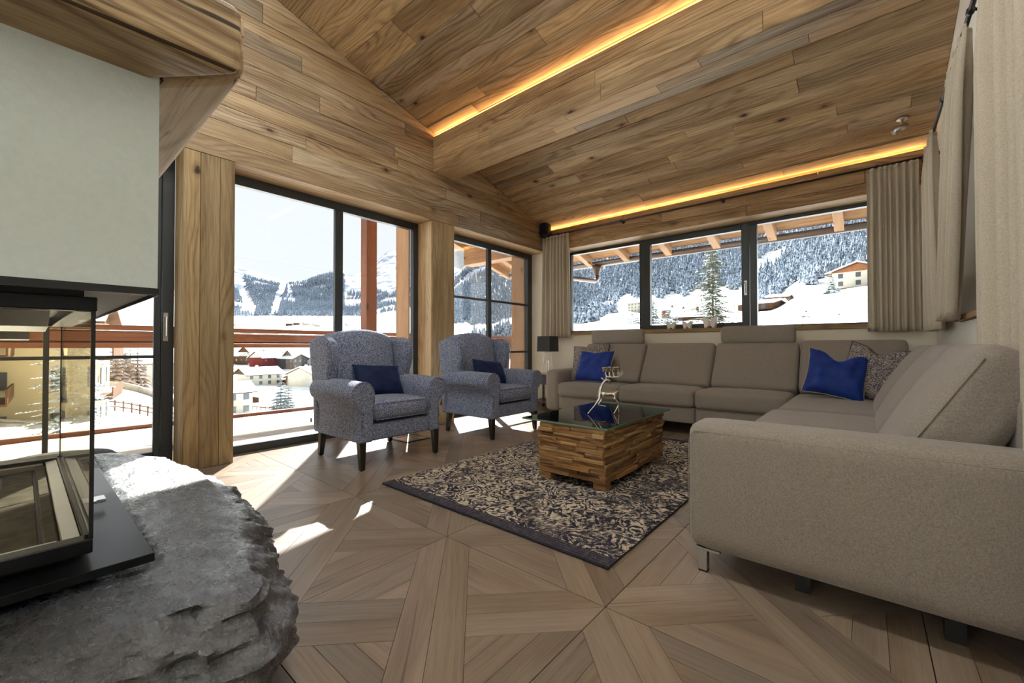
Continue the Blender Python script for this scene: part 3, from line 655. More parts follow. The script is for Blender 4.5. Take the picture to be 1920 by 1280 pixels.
def pillow_edge(w, h, pinch, chop, r=.004):
    P = []
    def pt(u, v):
        x = w / 2 * u * (1 - pinch * (1 - v * v) * u * u); y = h / 2 * v * (1 - pinch * (1 - u * u) * v * v)
        return (x, y - chop * h * math.exp(-(u / .36) ** 2) * max(0, (v + .2) / 1.2) ** 2, 0)
    N = 16
    for k in range(N): P.append(pt(-1 + 2 * k / N, -1))
    for k in range(N): P.append(pt(1, -1 + 2 * k / N))
    for k in range(N): P.append(pt(1 - 2 * k / N, 1))
    for k in range(N): P.append(pt(-1, 1 - 2 * k / N))
    return MB().tube(P, r, 6, closed=True)
def pillow(name, label, mat, pmat, w, h, th, loc, facing, tilt, roll=0, pinch=.06, chop=0, group=None, wr=.25):
    """facing: heading of the pillow's front (degrees, 0 = +x); tilt: how far it leans back"""
    r = thing(name, label, 'cushion', loc, 0, group)
    a = math.radians(facing); b = math.radians(tilt); n_ = Vector((math.cos(a) * math.cos(b), math.sin(a) * math.cos(b), math.sin(b)))
    ex = Vector((-math.sin(a), math.cos(a), 0)); ey = n_.cross(ex); M = Matrix((ex, ey, n_)).transposed().to_4x4() @ Matrix.Rotation(math.radians(roll), 4, 'Z')
    r.rotation_euler = M.to_euler()
    pillow_mb(w, h, th, pinch, chop, wr=wr).build('cover', mat, r, True)
    pillow_edge(w, h, pinch, chop).build('piping', pmat, r, True)
    return r
pillow('lumbar_cushion', 'dark navy velvet lumbar cushion on the armchair before the sliding door', M_navy, M_navy, .46, .30, .13, (-3.43, 2.14, .665), 0, 28, -4, .04, .0, 'navy lumbar cushions')
pillow('lumbar_cushion', 'dark navy velvet lumbar cushion on the armchair nearest the corner', M_navy, M_navy, .46, .30, .13, (-3.40, 3.60, .665), 0, 28, -9, .04, .0, 'navy lumbar cushions')
# ------------------------------------------------------------------ rug
RX0, RX1, RY0, RY1 = -2.612, -.862, 1.668, 4.37
t = NT('rug_pile'); tc = t.n('TexCoord').outputs['Object']
wob = t.n('TexNoise'); t.l(tc, wob.inputs['Vector']); wob.inputs['Scale'].default_value = 7; wob.inputs['Detail'].default_value = 2
wv_ = t.n('VectorMath', operation='SCALE'); t.l(wob.outputs['Color'], wv_.inputs[0]); wv_.inputs[3].default_value = .24
vv = t.vadd(tc, wv_.outputs[0])
def rings(scale, freq):
    vo = t.n('TexVoronoi', feature='SMOOTH_F1'); t.l(vv, vo.inputs['Vector']); vo.inputs['Scale'].default_value = scale; vo.inputs['Smoothness'].default_value = .25; vo.inputs['Randomness'].default_value = .75
    return t.math('SINE', t.math('MULTIPLY', vo.outputs['Distance'], freq))
def motif(scale, ringf, petals, rs):
    vo = t.n('TexVoronoi', feature='F1'); t.l(vv, vo.inputs['Vector']); vo.inputs['Scale'].default_value = scale; vo.inputs['Randomness'].default_value = .9
    sb = t.n('VectorMath', operation='SUBTRACT'); t.l(vv, sb.inputs[0]); t.l(vo.outputs['Position'], sb.inputs[1]); sx_ = t.n('SeparateXYZ'); t.l(sb.outputs[0], sx_.inputs[0])
    th = t.math('ARCTAN2', sx_.outputs[1], sx_.outputs[0]); rr = vo.outputs['Distance']; cr = t.n('SeparateColor'); t.l(vo.outputs['Color'], cr.inputs[0])
    sw = t.math('ADD', t.math('MULTIPLY', rr, rs), t.math('MULTIPLY', cr.outputs[0], 6.28))
    pet = t.math('SINE', t.math('ADD', t.math('MULTIPLY', th, petals), sw)); rg = t.math('SINE', t.math('ADD', t.math('MULTIPLY', rr, ringf), t.math('MULTIPLY', pet, .9)))
    return rg, pet
g1, p1 = motif(4.3, 46, 3, 14); g2, p2 = motif(19, 9, 5, 5)
leaf = t.math('ADD', t.math('MULTIPLY', g1, .75), t.math('MULTIPLY', g2, .7))
wear = t.noise(tc, 3.2, 6, .72); speck = t.noise(tc, 120, 3, .7); worn2 = t.noise(tc, 26, 5, .7)
thr = t.math('ADD', leaf, t.math('MULTIPLY', t.math('SUBTRACT', speck, .5), 1.2))
pat = t.ramp(t.math('MULTIPLY_ADD', thr, .5, .5), [(.36, 0), (.46, 1)])
fill = t.ramp(t.math('ADD', wear, t.math('MULTIPLY', t.math('SUBTRACT', worn2, .5), .8)), [(.22, 0), (.33, .85), (.46, 1)])
solid_ = t.math('MULTIPLY', t.ramp(t.math('ADD', t.noise(tc, 2.1, 5, .7), t.math('MULTIPLY', t.math('SUBTRACT', worn2, .5), .9)), [(.46, 0), (.60, .95)]), t.ramp(speck, [(.36, .25), (.50, 1)]))
dk = t.math('MAXIMUM', t.math('MULTIPLY', pat, fill), solid_)
dkc = t.mix(t.noise(tc, 5, 2), lin('22232c'), lin('3b3a48'))
col = t.mix(dk, t.mix(worn2, lin('d6c7ae'), lin('bcac95')), dkc)
sx = t.n('SeparateXYZ'); t.l(tc, sx.inputs[0]); ly = (RY1 - RY0) / 2
edge = t.math('GREATER_THAN', t.math('ABSOLUTE', sx.outputs[1]), ly - .075)
ln = t.math('GREATER_THAN', t.math('SINE', t.math('MULTIPLY', sx.outputs[1], 330)), .1)
col = t.mix(t.math('MULTIPLY', edge, .93), col, t.mix(ln, lin('33313a'), lin('4a4650')))
t.pbr(col, .98, 0, t.bump(speck, .6, .004), .1); M_rug = t.m
rug = thing('area_rug', 'distressed cream and navy patterned rug under the coffee table', 'rug', ((RX0 + RX1) / 2, (RY0 + RY1) / 2, 0))
hx, hy = (RX1 - RX0) / 2, (RY1 - RY0) / 2
MB().grid(lambda u, v: ((u * 2 - 1) * hx + .004 * noise.noise(Vector((v * 9, u * 3, 1))), (v * 2 - 1) * hy + .005 * noise.noise(Vector((u * 9, v * 2, 4))), .0135 + .0015 * noise.noise(Vector((u * 20, v * 30, 0)))), 60, 90).build('pile', M_rug, rug, True)
MB().box(-hx + .006, hx - .006, -hy + .006, hy - .006, .001, .011).build('backing', flat('rug_backing', '2c2a30', .95), rug)
for s in (-1, 1):
    MB().tube([(-hx + u * 2 * hx / 30, s * (hy + .004), .0075 + .002 * math.sin(u * 2.1)) for u in range(31)], .0075, 8).build('bound_edge', flat('rug_edge', '2a2932', .95, var=.2, scale=200), rug, True)
# ------------------------------------------------------------------ coffee table
ct = thing('coffee_table', 'low block table of stacked reclaimed wood strips with glass top on the rug', 'coffee table', (-1.575, 2.98, .014))
M_teak = wood('teak_strips', ['cda06a', 'a87a4c', 'd9b27c', '8c6c4c', 'c29058', 'e0bd88', '9c7b58', 'd4a66c'], grain=1.6, knots=.12, contrast=1.1, bump=.5, crack=.6)
TX0, TX1, TY0, TY1, TZ0, TZ1 = -1.835, -1.31, 2.47, 3.49, .07, .426
pb(MB().box(TX0 + .035, TX1 - .035, TY0 + .035, TY1 - .035, TZ0 + .004, TZ1 - .015), 'core', flat('core_wood', '5a4330', .9), ct)
RT = random.Random(11); z = TZ0; rows = []
while z < TZ1 - .012: h_ = min(RT.choice((.016, .020, .024, .028)), TZ1 - z); rows.append((z, h_)); z += h_
def strip(face, a, b, z0, h_):
    d = .034 + RT.choice((0, .003, .006, .010, .014, .019, -.010, .004)); L = (b - a) / 2 - .0012; w = h_ / 2 - .0008; m = (a + b) / 2; zz = z0 + h_ / 2; tw = RT.uniform(-.02, .02)
    M = {'f': frame((m, TY0 + .035, zz), (1, 0, tw), (0, 0, 1)), 'r': frame((TX1 - .035, m, zz), (0, 1, tw), (0, 0, 1)), 'b': frame((m, TY1 - .035, zz), (-1, 0, 0), (0, 0, 1)), 'l': frame((TX0 + .035, m, zz), (0, -1, 0), (0, 0, 1))}[face]
    M.translation -= Vector(ct.location)
    o = board('wood_strip', [(-L, -w), (L, -w), (L, w), (-L, w)], d, M, M_teak, ct, ch=.002)
for z0, h_ in rows:
    for face, (p, q), rng in (('f', (TX0, TX1), (.10, .34)), ('r', (TY0, TY1), (.10, .40)), ('b', (TX0, TX1), (.3, .5)), ('l', (TY0, TY1), (.3, .6))):
        a = p
        while a < q - .01:
            b = min(q, a + RT.uniform(*rng)); b = q if q - b < .05 else b
            strip(face, a, b, z0, h_); a = b
for k in range(9):
    y0_ = TY0 + .004 + k * 1.012 / 9; h_ = (TX1 - TX0 - .01) / 2; M = frame(((TX0 + TX1) / 2, y0_ + .056, TZ1 - .0135), (1, 0, 0), (0, 1, 0)); M.translation -= Vector(ct.location)
    board('top_strip', [(-h_, -.054), (h_, -.054), (h_, .054), (-h_, .054)], .012, M, M_teak, ct, ch=.002)
for x, y in ((TX0 + .045, TY0 + .05), (TX1 - .055, TY0 + .07), (TX0 + .045, TY1 - .06), (TX1 - .055, TY1 - .06)):
    pb(MB().box(x - .045, x + .045, y - .04, y + .04, .0145, TZ0 + .004), 'foot', M_teak, ct, gc=True, bevel=.003, seg=1)
GXa, GXb, GYa, GYb, GZ = -1.985, -1.278, 2.455, 3.58, .428
g_ = pb(MB().box(GXa, GXb, GYa, GYb, GZ, GZ + .011), 'glass_top', M_tableglass, ct)
M_gedge = flat('glass_edge', '5f8f80', .15, 0, var=.02)
MB().box(GXa - .0006, GXa, GYa, GYb, GZ, GZ + .011).box(GXb, GXb + .0006, GYa, GYb, GZ, GZ + .011).box(GXa, GXb, GYa - .0006, GYa, GZ, GZ + .011).box(GXa, GXb, GYb, GYb + .0006, GZ, GZ + .011).xf(Matrix.Translation(-ct.location)).build('glass_edge', M_gedge, g_)
# ------------------------------------------------------------------ silver stag candle holder
st = thing('stag_candle_holder', 'polished silver stag candle holder standing on the glass table top', 'candle holder', (-1.58, 2.99, GZ + .0112))
st.rotation_euler = (0, 0, math.radians(37))
S_ = .000462
def sp_(X, Y, d=0): return ((X - 600) * S_, d, (1030 - Y) * S_)
def skin(name, chains, mat, parent, sub=2):
    me = bpy.data.meshes.new(name); V, E, Rr = [], [], []
    key = {}
    for ch in chains:
        prev = None
        for p, r in ch:
            k = tuple(round(c, 5) for c in p)
            if k not in key: key[k] = len(V); V.append(p); Rr.append(r)
            i = key[k]
            if prev is not None: E.append((prev, i))
            prev = i
    me.from_pydata(V, E, []); o = bpy.data.objects.new(name, me); C.objects.link(o); o.parent = parent
    md = o.modifiers.new('skin', 'SKIN'); md.use_smooth_shade = True
    for i, r in enumerate(Rr): me.skin_vertices[0].data[i].radius = (r, r)
    me.skin_vertices[0].data[0].use_root = True
    s2 = o.modifiers.new('sub', 'SUBSURF'); s2.levels = sub; s2.render_levels = sub
    me.materials.append(mat); return o
body = sp_(660, 700)
skin('body', [
    [(body, .020), (sp_(570, 690), .022), (sp_(510, 680), .019), (sp_(525, 620), .014), (sp_(555, 550), .010), (sp_(590, 485), .010), (sp_(612, 452), .013), (sp_(655, 452), .009), (sp_(690, 458), .006), (sp_(712, 458), .005)],
    [(body, .020), (sp_(730, 690), .020), (sp_(785, 680), .018), (sp_(815, 645), .007), (sp_(850, 630), .003)],
    [(sp_(510, 680), .019), (sp_(510, 765, -.016), .011), (sp_(425, 885, -.018), .0065), (sp_(340, 985, -.018), .005), (sp_(305, 1026, -.018), .006)],
    [(sp_(570, 690), .022), (sp_(575, 770, .016), .010), (sp_(492, 882, .018), .0065), (sp_(560, 895, .018), .005), (sp_(632, 908, .018), .0055)],
    [(sp_(785, 680), .018), (sp_(765, 780, -.014), .011), (sp_(835, 862, -.016), .006), (sp_(790, 950, -.016), .0048), (sp_(748, 1026, -.016), .006)],
    [(sp_(785, 680), .018), (sp_(790, 775, .016), .010), (sp_(842, 865, .018), .006), (sp_(846, 950, .018), .0048), (sp_(850, 1026, .018), .006)],
], M_silver, st)
for X, d in ((532, -.014), (560, .018)):
    skin('ear', [[(sp_(590, 452, d * .4), .004), (sp_((X + 590) / 2, 435, d), .006), (sp_(X, 408, d), .001)]], M_silver, st, 1)
for d in (-.012, .014):
    skin('antler', [[(sp_(622, 440, d * .5), .0045), (sp_(640, 395, d), .004), (sp_(690, 400, d * 1.6), .004), (sp_(770, 402, d * 2), .0035), (sp_(850, 390, d * 2.2), .003), (sp_(890, 340, d * 2.2), .0025), (sp_(893, 285, d * 2.2), .0012)],
                    [(sp_(640, 395, d), .004), (sp_(615, 350, d), .003), (sp_(618, 312, d), .002)], [(sp_(690, 400, d * 1.6), .004), (sp_(685, 350, d * 1.6), .003), (sp_(680, 310, d * 1.6), .002)],
                    [(sp_(770, 402, d * 2), .0035), (sp_(745, 350, d * 2), .003), (sp_(750, 305, d * 2), .002)], [(sp_(850, 390, d * 2.2), .003), (sp_(835, 340, d * 2.2), .0025), (sp_(825, 300, d * 2.2), .002)], [(sp_(890, 340, d * 2.2), .0025), (sp_(925, 338, d * 2.2), .0012)]], M_silver, st, 1)
for X, d in ((610, -.014), (690, .020), (765, -.020), (832, .022)):
    c = sp_(X, 312, d); MB().lathe([(0, 0), (.016, 0), (.0195, .004), (.021, .034), (.0235, .036), (.0235, .038), (.0195, .038), (.0185, .006), (0, .005)], 18, c).build('candle_cup', M_silver, st, True)
# ------------------------------------------------------------------ corner sofa
M_sofa = fabric('sofa_weave', '857b70', 'a2988d', 330, .96, .25, .10, .3)
so = thing('corner_sofa', 'large taupe woven corner sofa with headrests along the back and right walls', 'sofa', (-.5, 4.0, 0))
def sbox(name, x0, x1, y0, y1, z0, z1, r=.04, bl=(0, 0, 0), n=10, parent=None, M=None, fn=None):
    mb = MB().soft(((x0 + x1) / 2, (y0 + y1) / 2, (z0 + z1) / 2), (x1 - x0, y1 - y0, z1 - z0), r, bl, n, fn)
    if M: mb.xf(M)
    return pb(mb, name, M_sofa, so, smooth=True)
sbox('arm', -3.392, -3.168, 4.685, 5.56, .10, .655, .065, (0, .004, .004), 12)
sbox('arm', -.602, .495, 1.88, 2.105, .103, .645, .055, (0, .004, .004), 14)
pb(MB().tube([(-.56, 1.8835, .608), (.45, 1.8835, .608)], .0022, 5).tube([(-.56, 1.8825, .612), (-.585, 1.8825, .59), (-.592, 1.8825, .55), (-.592, 1.8825, .16)], .0018, 5), 'arm_seam', M_sofa, so)
SX = [(-3.163, -2.290), (-2.283, -1.412), (-1.405, -.56)]
for k, (a, b) in enumerate(SX):
    sbox('front_panel', a, b, 4.690 - .012 * (k > 0), 5.4, .135, .318, .02, n=8)
    sbox('seat_cushion', a, b, 4.650 - .012 * (k > 0), 5.28, .306, .492 + .012 * (k > 0), .05, (0, .008, .016), 12)
sbox('seat_cushion', -.555, .22, 3.80, 5.28, .30, .490, .05, (0, .005, .012), 12)
for a, b in ((2.108, 2.945), (2.952, 3.794)): sbox('seat_cushion', -.578, .22, a, b, .306, .492, .05, (.008, 0, .016), 12)
sbox('front_panel', -.548, .3, 2.108, 4.72, .135, .318, .02, n=8)
sbox('back_frame', -3.165, .5, 5.44, 5.575, .10, .80, .03); sbox('back_frame', .37, .5, 2.10, 5.44, .10, .80, .03)
lean = math.radians(-31)
def backc(a, b, ht=.585, dy=0, dz=0):
    M = Matrix.Translation(((a + b) / 2, 5.262 + dy, .735 + dz)) @ Matrix.Rotation(lean, 4, 'X')
    return sbox('back_cushion', -(b - a) / 2, (b - a) / 2, -.09, .09, -ht / 2, ht / 2, .05, (0, .030, 0), 12, M=M)
for k, (a, b) in enumerate(((-3.10, -2.205), (-2.195, -1.362), (-1.355, -.538))): backc(a, b)
backc(-.528, .30, .60, 0, .015)
for a, b in ((-3.03, -2.25), (-1.31, -.572)):
    h_ = sbox('headrest', a, b, 5.315, 5.425, 1.0, 1.208, .045, (0, .010, 0), 10)
    MB().tube([((a + b) / 2 - .2, 5.41, .93), ((a + b) / 2 - .2, 5.41, 1.0)], .006, 8).tube([((a + b) / 2 + .2, 5.41, .93), ((a + b) / 2 + .2, 5.41, 1.0)], .006, 8).xf(Matrix.Translation(-so.location)).build('headrest_post', M_chrome, h_)
lr = math.radians(30)
for a, b in ((2.125, 2.955), (2.962, 3.80), (3.807, 4.72)):
    M = Matrix.Translation((.262, (a + b) / 2, .685)) @ Matrix.Rotation(lr, 4, 'Y')
    sbox('back_cushion', -.105, .105, -(b - a) / 2, (b - a) / 2, -.30, .30, .055, (.034, 0, 0), 12, M=M)
pb(MB().tube([Matrix.Translation((.262, 2.1265, .685)) @ Matrix.Rotation(lr, 4, 'Y') @ Vector((-.082 + .0 * k, .004, -.26 + .055 * k)) for k in range(10)], .003, 5), 'cushion_seam', M_sofa, so)
for x, y in ((-.548, 1.935),):
    pb(MB().box(x - .018, x + .018, y - .02, y + .02, .006, .104).box(x - .03, x + .07, y - .022, y + .022, .092, .104), 'leg', M_steel, so, bevel=.002, seg=1); pb(MB().box(x - .017, x + .017, y - .019, y + .019, 0, .007), 'leg_pad', M_black, so)
for x, y in ((-.20, 2.03), (.215, 2.01), (.44, 2.2), (-3.28, 4.78), (-3.28, 5.45), (-2.28, 4.80), (-1.41, 4.80), (-.5, 3.4), (.42, 5.3)):
    pb(MB().box(x - .025, x + .025, y - .025, y + .025, 0, .14), 'leg', M_black, so)
M_tw2 = NT('tweed_grey'); _t = M_tw2; _tc = _t.n('TexCoord').outputs['Object']; _v = _t.n('TexVoronoi', distance='CHEBYCHEV'); _t.l(_tc, _v.inputs['Vector']); _v.inputs['Scale'].default_value = 190
_s = _t.n('SeparateColor'); _t.l(_v.outputs['Color'], _s.inputs[0]); _t.pbr(_t.ramp(_s.outputs[0], [(0, lin('2d3144')), (.35, lin('5c6175')), (.55, lin('8c7c70')), (.8, lin('b9ad9c')), (1, lin('d3c8b6'))]), .95, 0, _t.bump(_v.outputs['Distance'], .6, .004), .15); M_tw2 = M_tw2.m
M_pipe = flat('cushion_piping', 'b3a48c', .8)
pillow('throw_cushion', 'square tweed cushion with navy piping at the left end of the sofa', M_tw2, M_navy, .54, .54, .17, (-2.93, 5.12, .755), -86, 26, 6, .07, .06, 'tweed cushions')
pillow('throw_cushion', 'royal blue velvet cushion at the left end of the sofa below the headrest', M_royal, M_pipe, .52, .45, .16, (-2.76, 4.94, .710), -92, 24, 0, .07, .05, 'royal blue cushions')
pillow('throw_cushion', 'royal blue velvet cushion with beige piping in the sofa corner', M_royal, M_pipe, .46, .46, .17, (-.215, 4.80, .715), -76, 27, -13, .09, .20, 'royal blue cushions')
pillow('throw_cushion', 'square tweed cushion leaning in the sofa corner behind the blue one', M_tw2, M_navy, .50, .52, .18, (.045, 4.93, .735), -108, 22, -12, .09, .14, 'tweed cushions')
# ------------------------------------------------------------------ curtains, rods
M_curt = fabric('curtain_linen', 'b5a994', 'cbbfaa', 300, .97, .2, .05, .25)
t = M_curt.node_tree
def curtain(name, label, path, z0, z1, folds, amp, seed, head=.05, flare=0):
    """path: function t->(x,y) with its left-hand normal; folds run along it"""
    R = random.Random(seed); ph = [R.uniform(.7, 1.3) for _ in range(folds + 1)]; tot = sum(ph); acc = [0]
    for p in ph: acc.append(acc[-1] + p / tot)
    NU, NV = folds * 14, 26
    def fn(u, v):
        k = max(i for i in range(len(ph)) if acc[i] <= u + 1e-9); f = (u - acc[k]) / (acc[k + 1] - acc[k])
        a = amp * (.55 + .45 * min(1, (1 - v) * 6)) * (.75 + .5 * ph[k] / 1.3) * (1 + .25 * math.sin(k * 2.4))
        s = math.sin(2 * PI * f + .3 * math.sin(3 * (1 - v) + k))
        s = math.copysign(abs(s) ** .8, s)
        c = u + (u - .5) * flare * (1 - v)
        (x, y), (nx, ny) = path(c, v)
        o = a * s
        return (x + nx * o, y + ny * o, z0 + (z1 - z0) * v)
    r = thing(name, label, 'curtain', (path(.5, 0)[0][0], path(.5, 0)[0][1], z0)); mb = MB().grid(fn, NU, NV)
    pb(mb, 'drape', M_curt, r, smooth=True, solid=.003)
    def hf(u, v):
        q = fn(u, 1); return (q[0], q[1], z1 - .045 + .048 * v)
    pb(MB().grid(lambda u, v: (fn(u, 1 - .02)[0], fn(u, 1 - .02)[1], z1 - .002 + .03 * v), NU, 2), 'heading', M_curt, r, smooth=True, solid=.004)
    return r
lineX = lambda y, x0, x1: (lambda t, v: ((x0 + (x1 - x0) * t, y), (0, 1)))
lineY = lambda x, y0, y1, b0=None, b1=None: (lambda t, v: ((x, (y0 + (y1 - y0) * t) * v + ((y0 if b0 is None else b0) + ((y1 if b1 is None else b1) - (y0 if b0 is None else b0)) * t) * (1 - v)), (1, 0)))
curtain('curtain', 'gathered beige curtain beside the speaker in the left corner of the back wall', lineX(5.555, -4.06, -3.545), 1.115, 2.735, 7, .034, 1, flare=.14)
curtain('curtain', 'gathered beige curtain at the right end of the long back window', lineX(5.545, .020, .40), 1.12, 2.735, 7, .018, 2, flare=.03)
curtain('curtain', 'narrow beige curtain on the right wall just round the corner', lineY(.425, 5.22, 4.66, 5.28, 4.48), 1.10, 2.66, 4, .036, 3)
curtain('curtain', 'beige curtain on the right wall beside the small dark blind', lineY(.430, 3.92, 3.22, 4.36, 3.88), 1.15, 2.66, 5, .036, 5)
curtain('curtain', 'full length beige curtain at the near end of the right wall', lineY(.435, 2.84, 1.70), .04, 2.66, 8, .050, 6)
def rod(label, a, b, posts, nrm):
    r = thing('curtain_rod', label, 'curtain rod', a); A, B = Vector(a), Vector(b)
    pb(MB().tube([A, B], .0115, 10), 'rod', M_black, r, smooth=True)
    d = (B - A).normalized()
    for e, s in ((A, -1), (B, 1)): pb(MB().tube([e, e + d * s * .03], .016, 10), 'finial', M_black, r, smooth=True)
    for p in posts:
        P = A + d * p; pb(MB().tube([P + Vector(nrm) * .02, P + Vector(nrm) * .098], .008, 8).tube([P - d * .014, P + d * .014], .0175, 10).tube([P + Vector(nrm) * .09, P + Vector(nrm) * .1], .022, 12), 'bracket', M_black, r, smooth=True)
    return r
rod('black curtain rod along the back wall above the long window', (-4.0, 5.55, 2.775), (.42, 5.55, 2.775), (.25, 1.33, 2.66, 4.1), (0, 1, 0))
rod('black curtain rod along the right wall', (.425, 5.40, 2.695), (.425, 1.6, 2.695), (.1, 1.23, 2.25, 3.5), (.9, 0, 0))
# ------------------------------------------------------------------ lamp table, lamp, speaker, butterflies, small things
M_table = flat('dark_lacquer_table', '2c2724', .3, 0, var=.05)
stb = thing('side_table', 'small dark lacquered side table between armchair and sofa', 'side table', (-3.80, 5.34, 0))
MB().box(-.27, .27, -.24, .24, .515, .545).build('tabletop', M_table, stb, bevel=.003, seg=1); MB().box(-.26, .26, -.23, .23, .40, .514).build('drawer', M_table, stb, bevel=.003, seg=1)
for x in (-.245, .245):
    for y in (-.215, .215): MB().box(x - .014, x + .014, y - .014, y + .014, 0, .40).build('leg', M_table, stb)
MB().box(-.24, .24, -.21, .21, .12, .135).build('lower_shelf', M_table, stb)
lp = thing('table_lamp', 'table lamp with square black shade and slim chrome frame legs', 'lamp', (-3.80, 5.34, .545))
mb = MB(); h0, h1, a, b = .352, .590, .122, .116
ring4 = lambda s, z: [(-s, -s, z), (s, -s, z), (s, s, z), (-s, s, z)]
mb.add(ring4(a, h0) + ring4(b, h1) + ring4(a - .003, h0) + ring4(b - .003, h1), [(i, (i + 1) % 4, 4 + (i + 1) % 4, 4 + i) for i in range(4)] + [(8 + i, 12 + i, 12 + (i + 1) % 4, 8 + (i + 1) % 4) for i in range(4)] + [(i, 8 + i, 8 + (i + 1) % 4, (i + 1) % 4) for i in range(4)] + [(4 + i, 4 + (i + 1) % 4, 12 + (i + 1) % 4, 12 + i) for i in range(4)])
mb.build('lamp_shade', flat('shade_cloth', '2f3033', .8, var=.04, scale=200), lp)
MB().tube([(-.095, 0, .006), (-.062, 0, .335), (.062, 0, .335), (.095, 0, .006)], .0055, 6).box(-.11, .11, -.045, .045, 0, .008).build('frame', M_chrome, lp)
MB().tube([(-.022, 0, .008), (-.016, 0, .215), (.016, 0, .215), (.022, 0, .008)], .005, 6).build('inner_frame', M_chrome, lp)
MB().tube([(0, 0, .335), (0, 0, .45)], .006, 8).tube([(-b, 0, .57), (b, 0, .57)], .002, 5).build('stem', M_chrome, lp)
sk = thing('wall_speaker', 'black wall speaker in the corner above the left curtain', 'speaker', (-3.985, 5.54, 2.745))
MB().soft((0, 0, .14), (.175, .15, .275), .065, (.006, .006, .0), 12).build('cabinet', M_black, sk, True)
MB().soft((.012, -.040, .145), (.135, .09, .23), .045, (0, .004, 0), 10).build('grille', flat('speaker_grille', '0d0d0e', .9, var=.2, scale=400), sk, True)
MB().box(-.012, .012, -.0865, -.085, .048, .053).build('badge', M_chrome, sk)
MB().box(-.02, .02, .06, .108, .1, .18).build('bracket', M_black, sk)
def butterfly(label, x, s):
    out = [(.0, .060), (.016, .075), (.040, .095), (.056, .094), (.058, .074), (.050, .048), (.044, .030), (.040, .002), (.022, .002), (.012, .016), (0, .018)]
    P = [(u, v) for u, v in out] ; P = [(-u, v) for u, v in out[::-1][:-1]] + P
    P = [(-u, v) for u, v in out[1:][::-1]] + [] ; full = [(-u, v) for u, v in out[1:-1]][::-1]
    poly = out + [(-u, v) for u, v in out[1:-1]][::-1]
    poly = poly[::-1]
    r = thing('butterfly_ornament', label, 'ornament', (x, 5.75, 1.2085), 0, 'white butterfly ornaments')
    mb = MB().prism([(u * s, v * s) for u, v in poly], -.03 * s, .03 * s, lambda u, v, h: (u, -h, v)); mb.build('wings', flat('white_ceramic', 'e8e2d8', .55, var=.02), r, bevel=.004 * s, seg=2)
    MB().tube([(0, -.031 * s, .012 * s), (0, -.034 * s, .04 * s), (0, -.031 * s, .066 * s)], [.004 * s, .006 * s, .004 * s], 8).build('body', bpy.data.materials['white_ceramic'], r, True)
butterfly('small white butterfly ornament on the sill, furthest left of three', -2.027, 1.05)
butterfly('small white butterfly ornament on the sill, middle of three', -1.813, 1.08)
butterfly('largest white butterfly ornament on the window sill beside the headrest', -1.53, 1.52)
fb = thing('floor_outlet', 'flat square floor outlet with glossy lid in the tiles behind the armchair', 'floor outlet', (-3.675, 2.675, 0))
MB().box(-.135, .135, -.15, .15, -.001, .006).build('rim', M_blacksteel, fb, bevel=.002, seg=1); MB().box(-.108, .108, -.122, .122, .006, .008).build('lid', M_steel, fb)
sl = thing('ceiling_spotlight', 'small metal swivel spotlight on the ceiling near the right curtains', 'spotlight', (.27, 5.2, zc(5.2)))
MB().lathe([(0, -.002), (.04, -.004), (.04, -.018), (.012, -.022), (.010, -.06), (0, -.06)], 18).build('base', M_steel, sl, True)
MB().tube([(0, 0, -.055), (-.012, -.03, -.085)], .008, 8).tube([(.02, .02, -.07), (-.05, -.075, -.13)], [.026, .036], 14).build('lamp_head', M_steel, sl, True)
# ------------------------------------------------------------------ unseen fill lamps added behind and above the camera
M_fill_globe = led('fill_globe_glow', (.95, .98, 1.0), GLOBE_FILL)
for k, x in enumerate((-3.3, -2.4, -1.5)):
    gl = thing('fill_globe', 'added fill globe hanging unseen behind the camera', 'pendant lamp', (x, -2.9, 2.15), 0, 'added fill globes')
    MB().lathe([(max(1e-4, .20 * math.sin(PI * i / 14)), -.20 * math.cos(PI * i / 14)) for i in range(15)], 24).build('globe', M_fill_globe, gl, True)
    MB().tube([(0, 0, .19), (0, 0, zc(-2.9) - 2.15)], .004, 6).lathe([(0, .25), (.03, .25), (.035, .185), (0, .18)], 14).build('cord', M_black, gl)

M_fill_flush = led('fill_lamp_glow', (.93, .97, 1.0), FLUSH_FILL)  # overhead lamps out of view, added to brighten floor and seats
for k, x in enumerate((-3.0, -1.75, -.45)):
    fl_ = thing('fill_ceiling_lamp', 'added round fill lamp on the unseen part of the sloping ceiling', 'ceiling lamp', (x, .95, zc(.95)), 0, 'added ceiling fill lamps'); fl_.rotation_euler = (-math.atan(.29), 0, 0)
    MB().lathe([(.0, -.075), (.20, -.070), (.25, -.045), (.25, -.02)], 32).build('diffuser', M_fill_flush, fl_, True); MB().lathe([(.26, -.02), (.262, -.001), (0, -.001)], 32).build('base', M_steel, fl_, True)

# ------------------------------------------------------------------ balcony, roof, eaves
M_decktile = flat('deck_tile', 'cbbfa8', .6, 0, var=.04, scale=9)
dk_ = struct('balcony_deck', MB().box(-6.56, -4.44, -7, 8.3, -.30, -.032), flat('deck_base', '8a8378', .9))
dm = None
for i in range(4):
    for j in range(25):
        x, y = -4.72 - i * .503, -6.7 + j * .602
        if dm is None: o = MB().box(-.249, .249, -.2985, .2985, -.0315, -.012).build('tile', M_decktile, dk_, bevel=.002, seg=1); dm = o.data
        else: o = bpy.data.objects.new('tile', dm); C.objects.link(o); o.parent = dk_
        o.location = (x, y, 0)
t = NT('snow'); tc = t.n('TexCoord').outputs['Object']; nz = t.noise(tc, 3, 6, .6); t.pbr(t.ramp(nz, [(.3, (.78, .82, .88, 1)), (.7, (.86, .88, .90, 1))]), .9, 0, t.bump(nz, .3, .05), .05); M_snow = t.m
